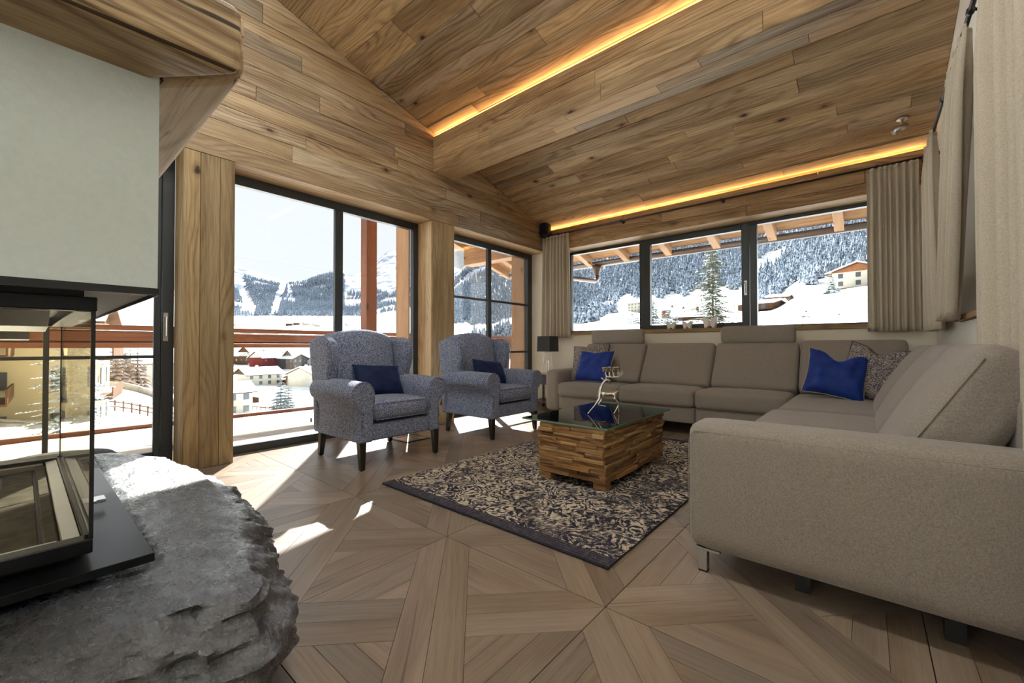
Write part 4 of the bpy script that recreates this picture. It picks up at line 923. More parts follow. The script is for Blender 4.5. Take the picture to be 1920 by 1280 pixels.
sn = MB().grid(lambda u, v: (-6.47 + u * 1.02 + .03 * noise.noise(Vector((v * 40, 2, 0))) * u, -7 + 15.2 * v, -.012 + .035 * min(1, (1 - u) * 14) * min(1, u * 40 + .2) + .010 * noise.noise(Vector((u * 4, v * 30, 3)))), 16, 120).build('deck_snow', M_snow, smooth=True)
tag(sn, 'strip of snow lying along the outer half of the balcony', 'snow', kind='stuff')
rl = thing('balcony_railing', 'reddish brown timber balcony railing with wide boards along the balcony', 'railing', (-6.494, 1.0, -.012))
def brd(name, x0, x1, y0, y1, z0, z1, mat=None, root=None, ax='y'):
    root = root or rl; mb = MB().box(x0, x1, y0, y1, z0, z1)
    g = [((p[1], p[2], p[0]) if ax == 'y' else (p[2], p[1], p[0]) if ax == 'z' else p) for p in mb.v]
    L = root.location; mb.v = [(p[0] - L[0], p[1] - L[1], p[2] - L[2]) for p in mb.v]
    return mb.build(name, mat or M_ext, root, gc=g, bevel=.004, seg=1)
for y0, y1 in ((-6.8, -2.2), (-2.2, 3.70), (3.89, 8.2)):
    brd('cap_board', -6.56, -6.40, y0, y1, 1.165, 1.222)
    brd('rail_board', -6.515, -6.475, y0, y1, 1.042, 1.150); brd('rail_board', -6.515, -6.475, y0, y1, .962, 1.020); brd('rail_backing', -6.535, -6.516, y0, y1, .98, 1.16)
    brd('bottom_rail', -6.53, -6.46, y0, y1, -.012, .062)
for y in (-4.5, -1.9): brd('rail_post', -6.60, -6.535, y - .05, y + .05, -.1, 1.165, ax='z')
pb(MB().box(-6.500, -6.492, -6.8, 3.69, .062, .962), 'glass_panel', M_glass, rl)
for k in range(26):
    y = 4.62 + k * .135; brd('baluster', -6.515, -6.475, y, y + .075, .062, .962, ax='z')
po_ = thing('balcony_post', 'tall square timber post rising from the balcony railing to the roof', 'post', (-6.395, 3.795, -.012))
brd('shaft', -6.49, -6.30, 3.70, 3.89, -.012, 3.42, root=po_, ax='z')
po2 = thing('balcony_post', 'tall square timber post at the far corner of the balcony', 'post', (-6.395, 8.2, -.012))
brd('shaft', -6.49, -6.30, 8.1, 8.29, -.012, 1.25, root=po2, ax='z')
M_roofsnow = M_snow
def slope(mb, x0, x1, y0, y1, a, b): return mb.prism([(y0, zc(y0) + a), (y1, zc(y1) + a), (y1, zc(y1) + b), (y0, zc(y0) + b)], x0, x1, lambda u, v, h: (h, u, v))
roof = struct('roof', slope(MB(), -6.19, 2.4, -7, 7.1, .16, .34), M_ext2, gc=True)
slope(MB(), -6.27, 2.5, -7, 7.2, .345, .62).build('roof_snow', M_snow, roof, bevel=.06)
for x in (-6.11, -5.62, -4.78, -4.02, -3.27, -2.52, -1.77, -1.02, -.26, .50, 1.25):
    y0 = YF + .10 if x > -4.4 else -6.9
    mb = slope(MB(), x - .052, x + .052, y0, 7.05, -.018, .16); g = [(p[1], p[0], p[2]) for p in mb.v]; mb.build('rafter', M_ext2, roof, gc=g, bevel=.004, seg=1)
for k in range(9):   # soffit boards between the rafters, running along the eaves
    y = 6.05 + k * .118; mb = slope(MB(), -6.17, 2.3, y, y + .114, .135, .159); mb.build('soffit_board', M_ext2, roof, gc=True)
mb = slope(MB(), -6.21, -6.175, -7, 7.1, .09, .34); mb.build('verge_board', M_ext, roof, gc=[(p[1], p[2], p[0]) for p in mb.v])
MB().box(-5.95, -4.45, 5.56, 5.80, 2.55, 2.88).build('purlin', M_ext2, roof, gc=True, bevel=.006, seg=1)
M_gutter = flat('brown_gutter', '5a4a40', .4, .5, var=.06, scale=30)
gt = thing('gutter', 'brown metal eaves gutter with downpipe outside the back window', 'gutter', (-2.0, 7.13, 2.58))
mb = MB(); n = 12
for x in (-6.18, 2.3):
    for k in range(n + 1): a_ = PI + PI * k / n; mb.v.append((x, 7.135 + .082 * math.cos(a_), 2.585 + .085 * math.sin(a_)))
mb.f += [(k, k + 1, n + 2 + k, n + 1 + k) for k in range(n)]; pb(mb, 'trough', M_gutter, gt, smooth=True, solid=.004)
pb(MB().lathe([(.085, 2.52), (.08, 2.46), (.045, 2.36), (.045, 2.34)], 16, (-3.92, 7.13, 0)), 'outlet', M_gutter, gt, smooth=True, solid=.004)
pb(MB().tube([(-3.92, 7.13, 2.37), (-3.92, 7.13, 2.28), (-3.92, 7.10, 2.235), (-3.92, 7.04, 2.215), (-3.92, 6.05, 2.16), (-3.92, 6.02, 2.12), (-3.92, 6.02, -.3)], .04, 12), 'downpipe', M_gutter, gt, smooth=True)
# ------------------------------------------------------------------ snowy landscape
DS = [12, 20, 30, 45, 60, 80, 110, 150, 200, 260, 320, 420, 520, 650, 800, 1000, 1250, 1550, 1900, 2300, 2800, 3400, 4000]
TROWS = [
(-130, [-5.0, -4.3, -3.4, -3.6, -4.6, -5.3, -5.9, -6.3, -6.4, -6.0, -5.1, -1.8, 1.7, 6.6, 13.1, 22.6, 37.8, 56.0, 86.1, 123.7, 176.7, 149.9, 77.9]),
(-95, [-6.0, -4.9, -3.6, -3.5, -4.4, -4.9, -5.1, -4.6, -5.0, -3.9, -2.2, 2.7, 8.2, 15.9, 25.1, 37.6, 52.7, 70.7, 106.1, 151.7, 217.6, 196.0, 124.0]),
(-86, [-6.0, -5.2, -4.2, -4.4, -5.5, -6.1, -6.4, -5.8, -6.3, -4.9, -2.8, 3.0, 9.8, 19.0, 29.5, 43.4, 61.2, 82.5, 123.6, 176.2, 251.2, 233.2, 161.2]),
(-74, [-6.0, -6.1, -6.2, -7.4, -9.0, -10.8, -13.6, -14.5, -13.2, -10.0, -7.3, -2.6, 4.4, 14.7, 26.3, 41.2, 59.0, 81.3, 121.1, 218.0, 372.0, 509.2, 468.1]),
(-67, [-6.0, -6.3, -6.7, -7.9, -9.4, -11.3, -14.2, -15.6, -14.2, -10.8, -7.9, -2.9, 4.7, 15.7, 28.2, 43.5, 61.3, 84.0, 131.9, 228.5, 359.5, 451.0, 379.0]),
(-62, [-6.0, -6.3, -6.7, -7.9, -9.4, -11.5, -14.5, -16.2, -15.3, -11.5, -8.3, -2.3, 5.1, 15.2, 26.9, 42.0, 60.2, 84.3, 139.8, 245.6, 436.3, 603.7, 601.2]),
(-56, [-6.0, -6.1, -6.3, -7.3, -8.7, -10.7, -13.7, -15.4, -15.2, -12.6, -8.9, -1.6, 6.9, 18.7, 33.0, 53.3, 80.2, 118.6, 198.5, 318.5, 482.3, 682.8, 885.1]),
(-50, [-5.0, -5.2, -5.5, -6.4, -7.5, -9.0, -11.3, -14.3, -13.3, -11.7, -7.5, -0.2, 7.8, 20.4, 39.0, 71.2, 120.5, 191.3, 287.4, 407.3, 561.5, 575.1, 503.1]),
(-44, [-4.0, -4.3, -4.7, -5.6, -6.7, -7.8, -9.4, -11.6, -10.2, -8.0, -3.1, 4.7, 11.8, 26.0, 51.5, 110.9, 192.0, 295.7, 422.8, 423.1, 363.1, 291.1, 219.1]),
(-38, [-3.0, -2.7, -2.4, -2.5, -2.9, -3.1, -3.5, -3.9, -1.1, 2.3, 6.1, 13.7, 23.3, 45.6, 91.6, 166.4, 291.6, 444.8, 562.8, 514.8, 454.8, 382.8, 310.8]),
(-32, [-1.0, -0.3, 0.6, 1.7, 2.3, 3.2, 4.7, 7.0, 9.9, 13.6, 18.3, 26.1, 35.2, 54.0, 124.3, 230.6, 381.3, 534.9, 492.9, 444.9, 384.9, 312.9, 240.9]),
(-24, [-0.5, 0.7, 2.2, 3.0, 3.9, 5.0, 6.7, 9.4, 12.8, 17.1, 22.7, 32.1, 45.7, 79.7, 144.8, 245.8, 394.4, 555.4, 513.4, 465.4, 405.4, 333.4, 261.4]),
(-18, [-0.3, 1.1, 2.3, 3.0, 3.8, 4.8, 6.6, 9.5, 13.2, 17.7, 23.5, 33.0, 45.9, 79.8, 147.2, 251.1, 403.8, 570.7, 528.7, 480.7, 420.7, 348.7, 276.7]),
(-13, [-0.3, 1.1, 2.2, 3.0, 3.8, 4.8, 6.6, 9.6, 13.5, 18.3, 24.1, 35.2, 49.5, 85.8, 157.3, 261.7, 407.8, 564.9, 522.9, 474.9, 414.9, 342.9, 270.9]),
(-9, [-0.3, 1.1, 2.3, 3.1, 4.0, 5.6, 8.1, 12.0, 14.4, 19.6, 25.2, 35.9, 51.7, 89.6, 160.0, 260.4, 398.9, 551.1, 509.1, 461.1, 401.1, 329.1, 257.1]),
(-5, [-0.3, 1.1, 2.4, 3.5, 4.7, 7.2, 11.0, 16.2, 20.1, 25.0, 31.2, 45.4, 72.7, 114.8, 175.8, 265.4, 394.1, 541.8, 499.8, 451.8, 391.8, 319.8, 247.8]),
(0, [-0.3, 1.1, 2.5, 4.1, 5.6, 8.2, 12.2, 17.4, 22.1, 27.2, 33.9, 49.9, 77.8, 120.0, 179.9, 265.6, 385.3, 520.5, 478.5, 430.5, 370.5, 298.5, 226.5]),
(30, [-0.3, 0.9, 2.1, 3.3, 4.5, 6.4, 9.4, 13.3, 16.9, 20.7, 25.7, 37.8, 58.8, 90.6, 135.6, 200.1, 290.2, 390.5, 348.5, 300.5, 240.5, 168.5, 96.5]),

]
LD = [math.log(d) for d in DS]
def _row(r, ld):
    if ld <= LD[0]: return r[0]
    for i in range(len(LD) - 1):
        if ld <= LD[i + 1]:
            f = (ld - LD[i]) / (LD[i + 1] - LD[i]); return r[i] + (r[i + 1] - r[i]) * f
    return r[-1]
def TH(al, d):
    ld = math.log(max(d, 1)); z = None
    for k in range(len(TROWS) - 1):
        a0, r0 = TROWS[k]; a1, r1 = TROWS[k + 1]
        if al <= a1 or k == len(TROWS) - 2:
            f = max(0, min(1, (al - a0) / (a1 - a0))); f = f * f * (3 - 2 * f); z = _row(r0, ld) * (1 - f) + _row(r1, ld) * f; break
    x, y = XYof(al, d); s = 1.0 / max(20, d * .11)
    z += noise.noise(Vector((x * s, y * s, 3.3))) * d * .005 + noise.noise(Vector((x * s * 3.1, y * s * 3.1, 7.7))) * d * .0022
    if d > 1500: z += (noise.fractal(Vector((x * .0016, y * .0016, 1.2)), 1.0, 2.1, 5)) * min(1, (d - 1500) / 1500) * 75
    return z
def XYof(al, d): a = math.radians(al); return (d * math.sin(a), d * math.cos(a))
NA, ND = 300, 120
def tpt(u, v):
    al = -128 + 156 * u; d = 11 * (4000 / 11) ** v; x, y = XYof(al, d); return (x, y, TH(al, d))
t = NT('snow_field'); geo = t.n('NewGeometry'); pos = geo.outputs['Position']; nzx = t.n('SeparateXYZ'); t.l(geo.outputs['Normal'], nzx.inputs[0]); pz = t.n('SeparateXYZ'); t.l(pos, pz.inputs[0])
nf = t.noise(pos, .012, 8, .7); hi = t.ramp(t.math('DIVIDE', pz.outputs[2], 900.0), [(.16, 0), (.30, 1)])
rockm = t.math('MULTIPLY', hi, t.ramp(t.math('SUBTRACT', nf, t.math('MULTIPLY', nzx.outputs[2], .18)), [(.22, 0), (.30, .7), (.42, 1)]))
soil = t.ramp(t.noise(pos, .22, 8, .75), [(.50, 0), (.62, .8)])
near_ = t.ramp(t.math('DIVIDE', t.math('ABSOLUTE', pz.outputs[0]), 200.0), [(.35, 1), (.6, 0)])
col = t.mix(t.math('MULTIPLY', t.math('MULTIPLY', soil, near_), t.math('LESS_THAN', pz.outputs[0], -25.0)), lin('e8ebef'), lin('4a4032'))
col = t.mix(rockm, col, lin('5d6778'))
t.pbr(col, 1.0, 0, None, 0.0); M_field = t.m
ter = struct('terrain', MB().grid(tpt, NA, ND), M_field, smooth=True)
def PX(x, y, z):
    q = Vector((x, y, z - .97)); w = q.dot(_f)
    return (960 + 781.86 * q.dot(_r2) / w, 640 - 781.86 * q.dot(_u2) / w)
def inpoly(p, poly):
    c = False; n = len(poly)
    for i in range(n):
        (x0, y0), (x1, y1) = poly[i], poly[i - 1]
        if (y0 > p[1]) != (y1 > p[1]) and p[0] < (x1 - x0) * (p[1] - y0) / (y1 - y0) + x0: c = not c
    return c
# --- conifers
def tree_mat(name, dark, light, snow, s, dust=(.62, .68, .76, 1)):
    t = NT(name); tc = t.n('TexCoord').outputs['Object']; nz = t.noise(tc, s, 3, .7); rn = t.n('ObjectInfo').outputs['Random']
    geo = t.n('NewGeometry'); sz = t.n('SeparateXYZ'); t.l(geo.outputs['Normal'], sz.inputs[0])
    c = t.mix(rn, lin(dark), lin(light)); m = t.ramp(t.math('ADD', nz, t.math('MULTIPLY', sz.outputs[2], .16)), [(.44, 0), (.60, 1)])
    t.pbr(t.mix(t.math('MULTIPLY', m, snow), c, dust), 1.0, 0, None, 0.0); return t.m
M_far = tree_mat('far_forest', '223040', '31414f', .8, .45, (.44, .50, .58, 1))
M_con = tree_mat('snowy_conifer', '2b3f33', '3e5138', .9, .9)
M_bark = flat('bark', '55463a', .9, var=.2, scale=6)
def blades(mb, h, r, layers, per, rng, droop=.35, taper=1.0, z0=.08):
    """whorls of drooping branch blades with a ridge, each a little wedge"""
    for L in range(layers):
        f = L / max(1, layers - 1); z = h * (z0 + (1 - z0) * f * .97); rr = r * (1 - f) ** taper * rng.uniform(.85, 1.1) + r * .03; n = max(4, int(per * (1 - .55 * f)))
        for k in range(n):
            a = 2 * PI * (k + rng.random() * .7) / n + L * 1.3; ca, sa = math.cos(a), math.sin(a); q = rr * rng.uniform(.72, 1.12); w = q * .20 + .03 * r
            zt = z - q * droop * rng.uniform(.6, 1.2); zm = z - q * droop * .25
            o = len(mb.v); mb.v += [(0, 0, z), (ca * q * .55 - sa * w, sa * q * .55 + ca * w, zm - w * .35), (ca * q * .55 + sa * w, sa * q * .55 - ca * w, zm - w * .35), (ca * q, sa * q, zt), (ca * q * .6, sa * q * .6, zm + w * .25)]
            mb.f += [(o, o + 1, o + 4), (o, o + 4, o + 2), (o + 1, o + 3, o + 4), (o + 4, o + 3, o + 2), (o, o + 2, o + 3), (o, o + 3, o + 1)]
def conifer(name, label, al, d, h, r, seed, layers=16, per=13, mat=None, group=None, snow=True, cat='tree'):
    rng = random.Random(seed); x, y = XYof(al, d); R = thing(name, label, cat, (x, y, TH(al, d) - .1), rng.random() * 6, group)
    mb = MB(); blades(mb, h, r, layers, per, rng); mb.build('foliage', mat or M_con, R)
    MB().tube([(0, 0, 0), (0, 0, h * .55), (0, 0, h * .98)], [h * .016, h * .010, h * .002], 7).build('trunk', M_bark, R)
    return R
M_pine = tree_mat('green_conifer', '474a24', '5e5c2c', .16, .9)
def airy_spruce(label, al, d, h, r, seed, fm=None, sf=.16):
    rng = random.Random(seed); x, y = XYof(al, d); R = thing('conifer', label, 'tree', (x, y, TH(al, d) - .1), 0)
    fol, snw, br = MB(), MB(), MB()
    for k in range(118):
        f = (k + rng.random()) / 118; z = h * (.06 + .92 * f); a = k * 2.4 + rng.uniform(-.5, .5); q = r * (1 - f) ** .85 * rng.uniform(.45, 1.15) + .12
        if math.cos(a - 2.6) > .3: q *= 1.25
        ca, sa = math.cos(a), math.sin(a); tip = (ca * q, sa * q, z - q * rng.uniform(.12, .40) + .1 * q); br.tube([(0, 0, z), tip], [.016, .004], 4)
        n = max(3, int(q * 6.5))
        for m in range(n):
            g = (m + .6) / n; c = Vector((ca * q * g, sa * q * g, z + (tip[2] - z) * g)); w = .13 + .16 * (1 - g) * rng.uniform(.6, 1.3); tgt = snw if rng.random() < sf else fol
            for s_ in (-1, 1):
                b = a + s_ * rng.uniform(.5, 1.1); e = Vector((math.cos(b) * w * 1.7, math.sin(b) * w * 1.7, rng.uniform(-.28, .02) * w * 2)); nn = Vector((-math.sin(b), math.cos(b), 0)) * w * .32
                o = len(tgt.v); tgt.v += [tuple(c), tuple(c + e * .5 + nn), tuple(c + e), tuple(c + e * .5 - nn), tuple(c + e * .5 + Vector((0, 0, w * .3)))]; tgt.f += [(o, o + 1, o + 4), (o + 1, o + 2, o + 4), (o + 2, o + 3, o + 4), (o + 3, o, o + 4)]
    fol.build('foliage', fm or M_pine, R); snw.build('snow_clumps', M_snow, R); br.build('branches', bpy.data.materials['bark'], R); MB().tube([(0, 0, 0), (0, 0, h * .5), (.05, 0, h)], [.11, .07, .01], 7).build('trunk', M_bark, R)
airy_spruce('tall yellow-green spruce with little snow close outside the middle pane', -14.6, 42, 7.5, 2.6, 5)
conifer('conifer', 'small dusky spruce rising beyond the middle butterfly ornament', -21.6, 70, 5.2, 1.6, 8, 14, 12)
conifer('conifer', 'short snowy spruce beside the barn roof outside the middle pane', -19.8, 80, 3.6, 1.4, 9, 11, 11)
for k, (al, d, h) in enumerate(((-24.3, 70, 3.2), (-23.6, 76, 3.0), (-22.9, 82, 2.8), (-20.6, 74, 3.0), (-18.9, 88, 3.4))):
    conifer('conifer', ('first', 'second', 'third', 'fourth', 'fifth')[k] + ' small spruce sapling from the left in the row below the village chalet', al, d, h, h * .34, 20 + k, 9, 9, group='spruce saplings below the village chalet')
conifer('conifer', 'lone dark spruce beside the white farmhouse on the snowy hill', -2.9, 128, 6.2, 2.3, 31, 12, 11)
conifer('conifer', 'tiny bare young spruce on the open snow slope', -5.2, 36, 1.5, .55, 33, 8, 7)
for k, (al, d, h) in enumerate(((-69.3, 116, 10.2), (-68.5, 118, 8.2))):
    conifer('conifer', ('taller' if k == 0 else 'shorter') + ' of two dark spruces standing together by the village fence', al, d, h, h * .30, 40 + k, 13, 11, tree_mat('dark_conifer', '26362f', '33443a', .35, .9) if k == 0 else bpy.data.materials['dark_conifer'])
airy_spruce('large snow-dusted spruce just beyond the balcony door, reaching below the railing', -86.9, 34, 8.8, 2.2, 50, M_con, .10)
for k in range(7):
    conifer('conifer', ('first', 'second', 'third', 'fourth', 'fifth', 'sixth', 'seventh')[k] + ' dark green pine from the left in the grove beyond the balcony door', -88.0 + k * .75 + (k % 2) * .2, 125 + (k * 7) % 20, 10 + k % 3, 3.6, 60 + k, 12, 11, bpy.data.materials['dark_conifer'], group='dark pines in the grove')
M_larch = tree_mat('larch', '7d5a35', '8d6a40', .25, .8)
for k in range(4):
    conifer('larch', ('first', 'second', 'third', 'fourth')[k] + ' rust brown larch from the left in the grove beyond the balcony door', -83.9 + k * .55, 118 + (k * 5) % 12, 9.5 + k % 2, 3.3, 70 + k, 13, 12, M_larch, group='rust brown larches')
# --- forest: nearest trees one by one, the rest as one mass
RF = random.Random(3); cand = []
GL1 = [(1405, 505), (1430, 478), (1475, 462), (1472, 478), (1445, 500), (1420, 515)]; GL2 = [(1527, 520), (1560, 527), (1580, 540), (1530, 552)]
W1 = [(438, 505), (452, 512), (472, 560), (482, 588), (448, 592), (455, 570), (446, 545), (438, 540)]; W2 = [(529, 522), (541, 524), (530, 560), (520, 590), (507, 590), (517, 555)]; W3 = [(538, 525), (546, 540), (556, 562), (548, 566), (540, 548)]; W4 = [(528, 554), (553, 564), (553, 570), (528, 560)]
for ring_ in range(150):
    d = 560 * (1750 / 560) ** (ring_ / 149)
    step = math.degrees(8.2 * (d / 800) ** .25 / d); al = -52 + RF.random() * step
    while al < 3:
        a_ = al + RF.uniform(-.5, .5) * step; dd = d * RF.uniform(.993, 1.007); al += step
        if dd < 620 + (30 * math.sin(a_ * 2.2)) or (a_ < -36 and dd < 640 + (-36 - a_) * 12): continue
        x, y = XYof(a_, dd); z = TH(a_, dd); p = PX(x, y, z)
        if inpoly(p, GL1) or inpoly(p, GL2): continue
        if a_ < -44 and noise.noise(Vector((x * .006, y * .006, 9))) > .32: continue
        cand.append((dd, x, y, z))
for ring_ in range(60):
    d = 330 * (560 / 330) ** (ring_ / 59); step = math.degrees(10 / d); al = -46 + RF.random() * step
    while al < -26.5:
        a_ = al + RF.uniform(-.5, .5) * step; al += step
        if noise.noise(Vector((a_ * .35, d * .012, 4))) < .10: continue
        x, y = XYof(a_, d); cand.append((d, x, y, TH(a_, d)))
for ring_ in range(70):
    d = 420 * (660 / 420) ** (ring_ / 69); step = math.degrees(8 / d); al = -10.5 + RF.random() * step
    while al < 1.5:
        a_ = al + RF.uniform(-.5, .5) * step; al += step
        if d < 470 + 25 * math.sin(a_ * 1.7) : continue
        x, y = XYof(a_, d); z = TH(a_, d); p = PX(x, y, z)
        if inpoly(p, GL2) or inpoly(p, GL1): continue
        cand.append((d, x, y, z))
nW = 0
for ring_ in range(130):
    d = 1620 * (3000 / 1620) ** (ring_ / 129); step = math.degrees(10.5 / d); al = -78 + RF.random() * step
    while al < -51:
        a_ = al + RF.uniform(-.5, .5) * step; al += step
        x, y = XYof(a_, d); z = TH(a_, d); p = PX(x, y, z)
        if p[1] > 592 or p[0] < 425 or p[1] < (506 if p[0] < 646 else 548 + 20 * noise.noise(Vector((p[0] * .05, 0, 5)))): continue
        if p[0] > 646 and noise.noise(Vector((x * .005, y * .005, 6))) > .15: continue
        if any(inpoly(p, q) for q in (W1, W2, W3, W4)): continue
        if noise.noise(Vector((x * .004, y * .004, 2))) > .42: continue
        cand.append((d, x, y, z)); nW += 1
cand.sort(key=lambda c: c[0])
def simple_tree(rng, h, r):
    mb = MB(); n = 6
    for L, (z0, z1, k) in enumerate(((.05, .55, 1.0), (.32, .80, .72), (.60, 1.0, .45))):
        o = len(mb.v); ph = rng.random() * 2
        for i in range(n): a = ph + 2 * PI * i / n; q = r * k * rng.uniform(.7, 1.15); mb.v.append((q * math.cos(a), q * math.sin(a), h * (z0 + rng.uniform(-.03, .03))))
        mb.v.append((0, 0, h * z1)); mb.f += [(o + i, o + (i + 1) % n, o + n) for i in range(n)]
    return mb
variants = [simple_tree(random.Random(100 + k), 1.0, .20 + .015 * (k % 3)) for k in range(8)]
NI = 290; vm = []
for k, mb in enumerate(variants):
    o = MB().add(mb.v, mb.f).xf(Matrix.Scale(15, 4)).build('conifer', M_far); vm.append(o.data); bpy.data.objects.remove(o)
mass = MB()
for k, (d, x, y, z) in enumerate(cand):
    h = RF.uniform(11, 19) * (1.35 if d > 1600 else 1)
    if k < NI:
        o = bpy.data.objects.new('conifer', vm[k % 8]); C.objects.link(o); o.location = (x, y, z - .5); s = h / 15; o.scale = (s * RF.uniform(.9, 1.2), s * RF.uniform(.9, 1.2), s); o.rotation_euler = (0, 0, RF.random() * 6)
        tag(o, 'snow-dusted conifer in the wooded lower slope behind the back window', 'tree', 'conifers on the lower slope')
    else:
        mb = variants[RF.randrange(8)]; a_ = RF.random() * 6; ca, sa = math.cos(a_) * h, math.sin(a_) * h
        mass.add([(x + p[0] * ca - p[1] * sa, y + p[0] * sa + p[1] * ca, z - .5 + p[2] * h) for p in mb.v], mb.f)
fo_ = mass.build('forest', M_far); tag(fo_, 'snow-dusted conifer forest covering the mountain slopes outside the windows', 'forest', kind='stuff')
# --- bare bushes
def bush(label, al, d, h, n, seed, cat='bush', spread=.8):
    rng = random.Random(seed); x, y = XYof(al, d); r = thing('bare_bush', label, cat, (x, y, TH(al, d) - .05)); mb = MB()
    for k in range(n):
        a = rng.random() * 6.28; e = rng.uniform(.15, spread); p0 = (rng.uniform(-.2, .2) * h * .3, rng.uniform(-.2, .2) * h * .3, 0); L = h * rng.uniform(.6, 1.05)
        p1 = (p0[0] + math.cos(a) * e * L * .45, p0[1] + math.sin(a) * e * L * .45, L * .5); p2 = (p0[0] + math.cos(a) * e * L * 1.05, p0[1] + math.sin(a) * e * L * 1.05, L)
        mb.tube([p0, p1, p2], [h * .012, h * .008, h * .003], 5)
        for q in range(2):
            b = a + rng.uniform(-1, 1); mb.tube([p1, (p1[0] + math.cos(b) * L * .3, p1[1] + math.sin(b) * L * .3, p1[2] + L * .35)], [h * .006, h * .002], 4)
    mb.build('branches', M_bark, r); return r
bush('leafless shrub with upright branches just outside the window post', -8.7, 16, 1.75, 16, 1)
bush('low dark brush clump on the snow slope below the white farmhouse', -2.2, 36, .55, 40, 2, spread=1.6)
bush('faint low brush tuft left of the dark brush on the snow slope', -4.0, 36, .35, 22, 3, spread=1.6)
# --- houses
M_wallh = flat('house_render', 'aea89b', .9, var=.03, scale=.6, spec=.05); M_wood_h = flat('chalet_wood', '4f3828', .85, var=.12, scale=2, spec=.05); M_redh = flat('red_render', '5e2422', .85, var=.06, scale=.5, spec=.05); M_darkh = flat('dark_cladding', '39393c', .85, var=.08, scale=.7, spec=.05); M_yelh = flat('yellow_render', 'b5a686', .9, var=.03, scale=.6, spec=.05)
M_orh = flat('light_chalet_wood', '7d5236', .85, var=.1, scale=1.5, spec=.05); M_pane = flat('house_window', '3a4148', .25, 0, var=.05, scale=1)
WIN_ME = None
def house(label, al, d, face, w, l, hw, pitch, wall, gabmat=None, floors=2, nx=4, ny=3, name='house', balcony=False, over=.8, chim=True, up=0, snow=.35, sink=.6, cat='house'):
    """w: gable-front width (local x), l: depth (local y); the gable front faces local -y; face: heading of that front"""
    global WIN_ME
    x, y = XYof(al, d); R = thing(name, label, cat, (x, y, TH(al, d) - sink + up), math.radians(face) + PI / 2)
    rh = w / 2 * pitch
    MB().box(-w / 2, w / 2, -l / 2, l / 2, 0, hw).build('walls', wall, R)
    MB().prism([(-w / 2, hw), (w / 2, hw), (0, hw + rh)], -l / 2, l / 2, lambda u, v, h: (u, h, v)).build('gable', gabmat or wall, R)
    for s in (-1, 1):
        for nm, a, b, m in (('roof', .02, .22, M_wood_h), ('roof_snow', .225, .225 + snow, M_snow)):
            e = over * 1.1; P = [(0, hw + rh + a), (s * (w / 2 + e), hw - e * pitch + a), (s * (w / 2 + e), hw - e * pitch + b), (0, hw + rh + b)]
            if s > 0: P = P[::-1]
            MB().prism(P, -l / 2 - over, l / 2 + over, lambda u, v, h: (u, h, v)).build(nm, m, R)
    if chim: MB().box(w * .12, w * .12 + .8, -.4, .4, hw + rh * .4, hw + rh + 1.1).build('chimney', wall, R)
    if WIN_ME is None:
        o = MB().box(-.55, .55, -.06, .06, -.65, .65).build('window', M_pane); WIN_ME = o.data; bpy.data.objects.remove(o)
    def wn(px, py, pz, rz):
        o = bpy.data.objects.new('window', WIN_ME); C.objects.link(o); o.parent = R; o.location = (px, py, pz); o.rotation_euler = (0, 0, rz)
    for f in range(floors):
        z = hw * (f + .55) / floors
        for k in range(nx): wn(-w / 2 + w * (k + .5) / nx, -l / 2, z, 0)
        for k in range(ny):
            wn(-w / 2, -l / 2 + l * (k + .5) / ny, z, PI / 2); wn(w / 2, -l / 2 + l * (k + .5) / ny, z, PI / 2)
    if rh > 2.2: wn(0, -l / 2, hw + rh * .35, 0)
    if balcony:
        for z in ((hw * .5,) if floors < 3 else (hw * .35, hw * .68)): MB().box(-w / 2 - .2, w / 2 * .3, -l / 2 - 1.2, -l / 2, z - .15, z).box(-w / 2 - .2, w / 2 * .3, -l / 2 - 1.25, -l / 2 - 1.15, z, z + .95).build('balcony', M_wood_h, R)
    return R
house('white village house with balcony at the bottom left of the sliding door view', -74.6, 110, 92, 6.4, 7.5, 5.2, .45, M_wallh, M_wallh, 2, 3, 3, balcony=True)
house('low chalet on a long terrace below the red apartment row', -71.6, 195, 95, 11, 13, 4.5, .40, M_wallh, M_wood_h, 2, 3, 4, balcony=True)
house('small timber shed in the snow beside the low chalet', -68.9, 195, 100, 4, 4, 2.6, .4, M_wood_h, M_wood_h, 1, 1, 1, chim=False)
house('white gabled village house right of the spruces', -66.2, 185, 118, 11, 11, 5.2, .42, M_wallh, M_wallh, 2, 4, 3)
house('timber barn beside the white gabled village house', -67.5, 190, 115, 4.5, 8, 3.6, .35, M_wood_h, M_wood_h, 1, 2, 2, chim=False)
house('red end house of the dark apartment row', -70.9, 262, 105, 11, 11, 6.2, .55, M_redh, M_wallh, 2, 2, 3)
house('dark clad middle section of the apartment row with dormer gables', -68.9, 262, 16, 9, 24, 6.0, .45, M_darkh, M_darkh, 2, 3, 8)
house('gabled central house of the apartment row with pale ground floor', -67.6, 259, 108, 8, 11, 6.6, .85, M_wallh, M_darkh, 2, 3, 3)
house('red and dark right section of the apartment row', -65.2, 262, 16, 9, 20, 6.0, .45, M_redh, M_darkh, 2, 3, 7)
house('grey gabled village house above the apartment row', -71.9, 320, 100, 17, 14, 4.6, .55, flat('grey_render', '8d8a80', .9), M_wood_h, 2, 4, 3)
house('long low village house at the left edge of the sliding door view', -74.4, 290, 20, 9, 26, 4.5, .3, M_wood_h, M_wallh, 1, 3, 8)
house('snow roofed hall behind the apartment row', -66.5, 330, 18, 14, 34, 4.5, .3, M_wallh, M_wallh, 1, 3, 6)
house('yellow apartment house with balconies seen through the fireplace glass', -92.0, 52, 78, 9, 13, 9.5, .4, M_yelh, M_wood_h, 3, 3, 4, balcony=True, up=-1.5)
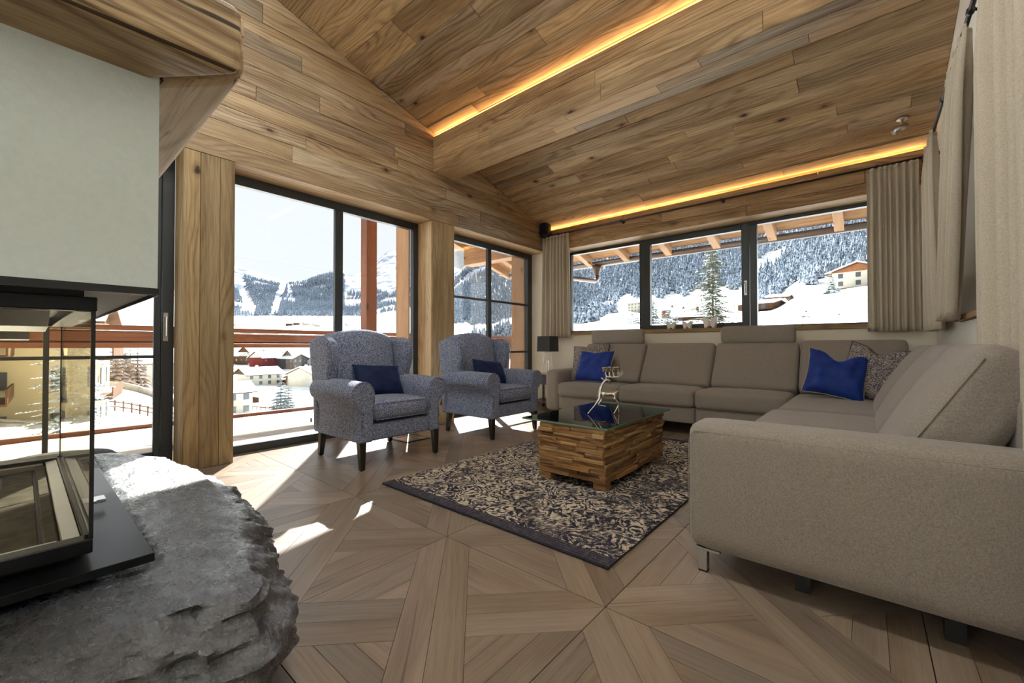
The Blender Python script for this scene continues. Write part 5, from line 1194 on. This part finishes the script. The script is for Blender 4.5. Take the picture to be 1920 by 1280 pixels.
house('pale yellow house with brown eaves at the left edge of the fireplace glass', -99.5, 46, 88, 9, 12, 9, .45, M_yelh, M_wood_h, 3, 3, 4, balcony=True, up=-1.5)
house('cream house with shutters behind the brown larches', -80.9, 150, 95, 14, 12, 6.5, .4, M_wallh, M_wood_h, 2, 4, 3, balcony=True)
for k in range(22):
    rr = random.Random(200 + k); al = -79 + 21 * ((k * 7) % 22) / 22 + rr.uniform(-.3, .3); d = rr.uniform(480, 1250)
    house('tiny snow-roofed house scattered across the far valley floor', al, d, rr.uniform(60, 130), 10, 13, 5, .4, rr.choice((M_wallh, M_wallh, M_wood_h)), M_wood_h, 1, 2, 2, chim=False)['group'] = 'distant valley houses'
house('white village chalet with flat snowy roof at the foot of the forest', -23.2, 455, 160, 19, 18, 9.5, .28, M_wallh, M_orh, 3, 4, 4, over=1.6)
house('long snowy roofed barn with timber gable below the spruce', -16.3, 150, 192, 7, 15, 1.9, .62, M_wood_h, M_darkh, 1, 2, 3, over=.7, snow=.5)
house('small orange timber house peeking behind the barn', -19.2, 230, 180, 8, 9, 4.6, .4, M_orh, M_orh, 2, 3, 3)
house('flat chalet with snowy roof at the left of the third pane', -8.9, 215, 175, 12, 12, 4.0, .25, M_wood_h, M_wood_h, 1, 3, 3, over=1.2, snow=.6)
house('brown hut with snowy roof just left of the hill edge', -9.5, 135, 165, 7, 9, 1.5, .22, M_wood_h, M_wood_h, 1, 2, 2, chim=False, snow=.45, up=.7)
house('low dark barn with snow on top beyond the brown hut', -7.6, 230, 178, 12, 8, 3.4, .2, M_wood_h, M_wood_h, 1, 3, 2, chim=False, snow=.6, up=1.5)
house('white farmhouse with timber gable on top of the snowy hill', -.2, 152, 260, 11.5, 11, 4.3, .36, M_wallh, M_orh, 2, 3, 3, over=1.3, balcony=False)
# --- field fence and road wall beyond the balcony door
ff = thing('field_fence', 'dark wooden post and rail fence crossing the snow below the balcony door', 'fence', (*XYof(-83, 62), TH(-83, 62)))
L = ff.location
for k in range(18):
    al = -87 + k * .62; x, y = XYof(al, 62); z = TH(al, 62); MB().box(x - .07 - L.x, x + .07 - L.x, y - .07 - L.y, y + .07 - L.y, z - .2 - L.z, z + 1.15 - L.z).build('fence_post', M_wood_h, ff)
    if k:
        for hh_ in (.45, .95): MB().beam((xp - L.x, yp - L.y, zp + hh_ - L.z), (x - L.x, y - L.y, z + hh_ - L.z), .05, .13).build('fence_rail', M_wood_h, ff)
    xp, yp, zp = x, y, z
vf = thing('village_fence', 'low dark fence beside the two spruces in the village', 'fence', (*XYof(-70, 114), TH(-70, 114))); L = vf.location
for k in range(14):
    al = -72.6 + k * .42; x, y = XYof(al, 114); z = TH(al, 114); MB().box(x - .07 - L.x, x + .07 - L.x, y - .07 - L.y, y + .07 - L.y, z - .2 - L.z, z + 1.0 - L.z).build('fence_post', M_wood_h, vf)
    if k: MB().beam((xp - L.x, yp - L.y, zp + .7 - L.z), (x - L.x, y - L.y, z + .7 - L.z), .05, .25).build('fence_rail', M_wood_h, vf)
    xp, yp, zp = x, y, z
rw = MB(); pts = [XYof(al, 100 + 12 * math.sin((al + 88) * .35)) + (TH(al, 100 + 12 * math.sin((al + 88) * .35)),) for al in [-90 + k * .8 for k in range(17)]]
for a_, b_ in zip(pts, pts[1:]): rw.beam((a_[0], a_[1], a_[2] + .4), (b_[0], b_[1], b_[2] + .4), .5, 1.6)
tag(rw.build('road_wall', flat('road_stone', '9c8f7c', .9, var=.15, scale=1.2)), 'grey stone road wall winding across the slope beyond the balcony door', 'stone wall')
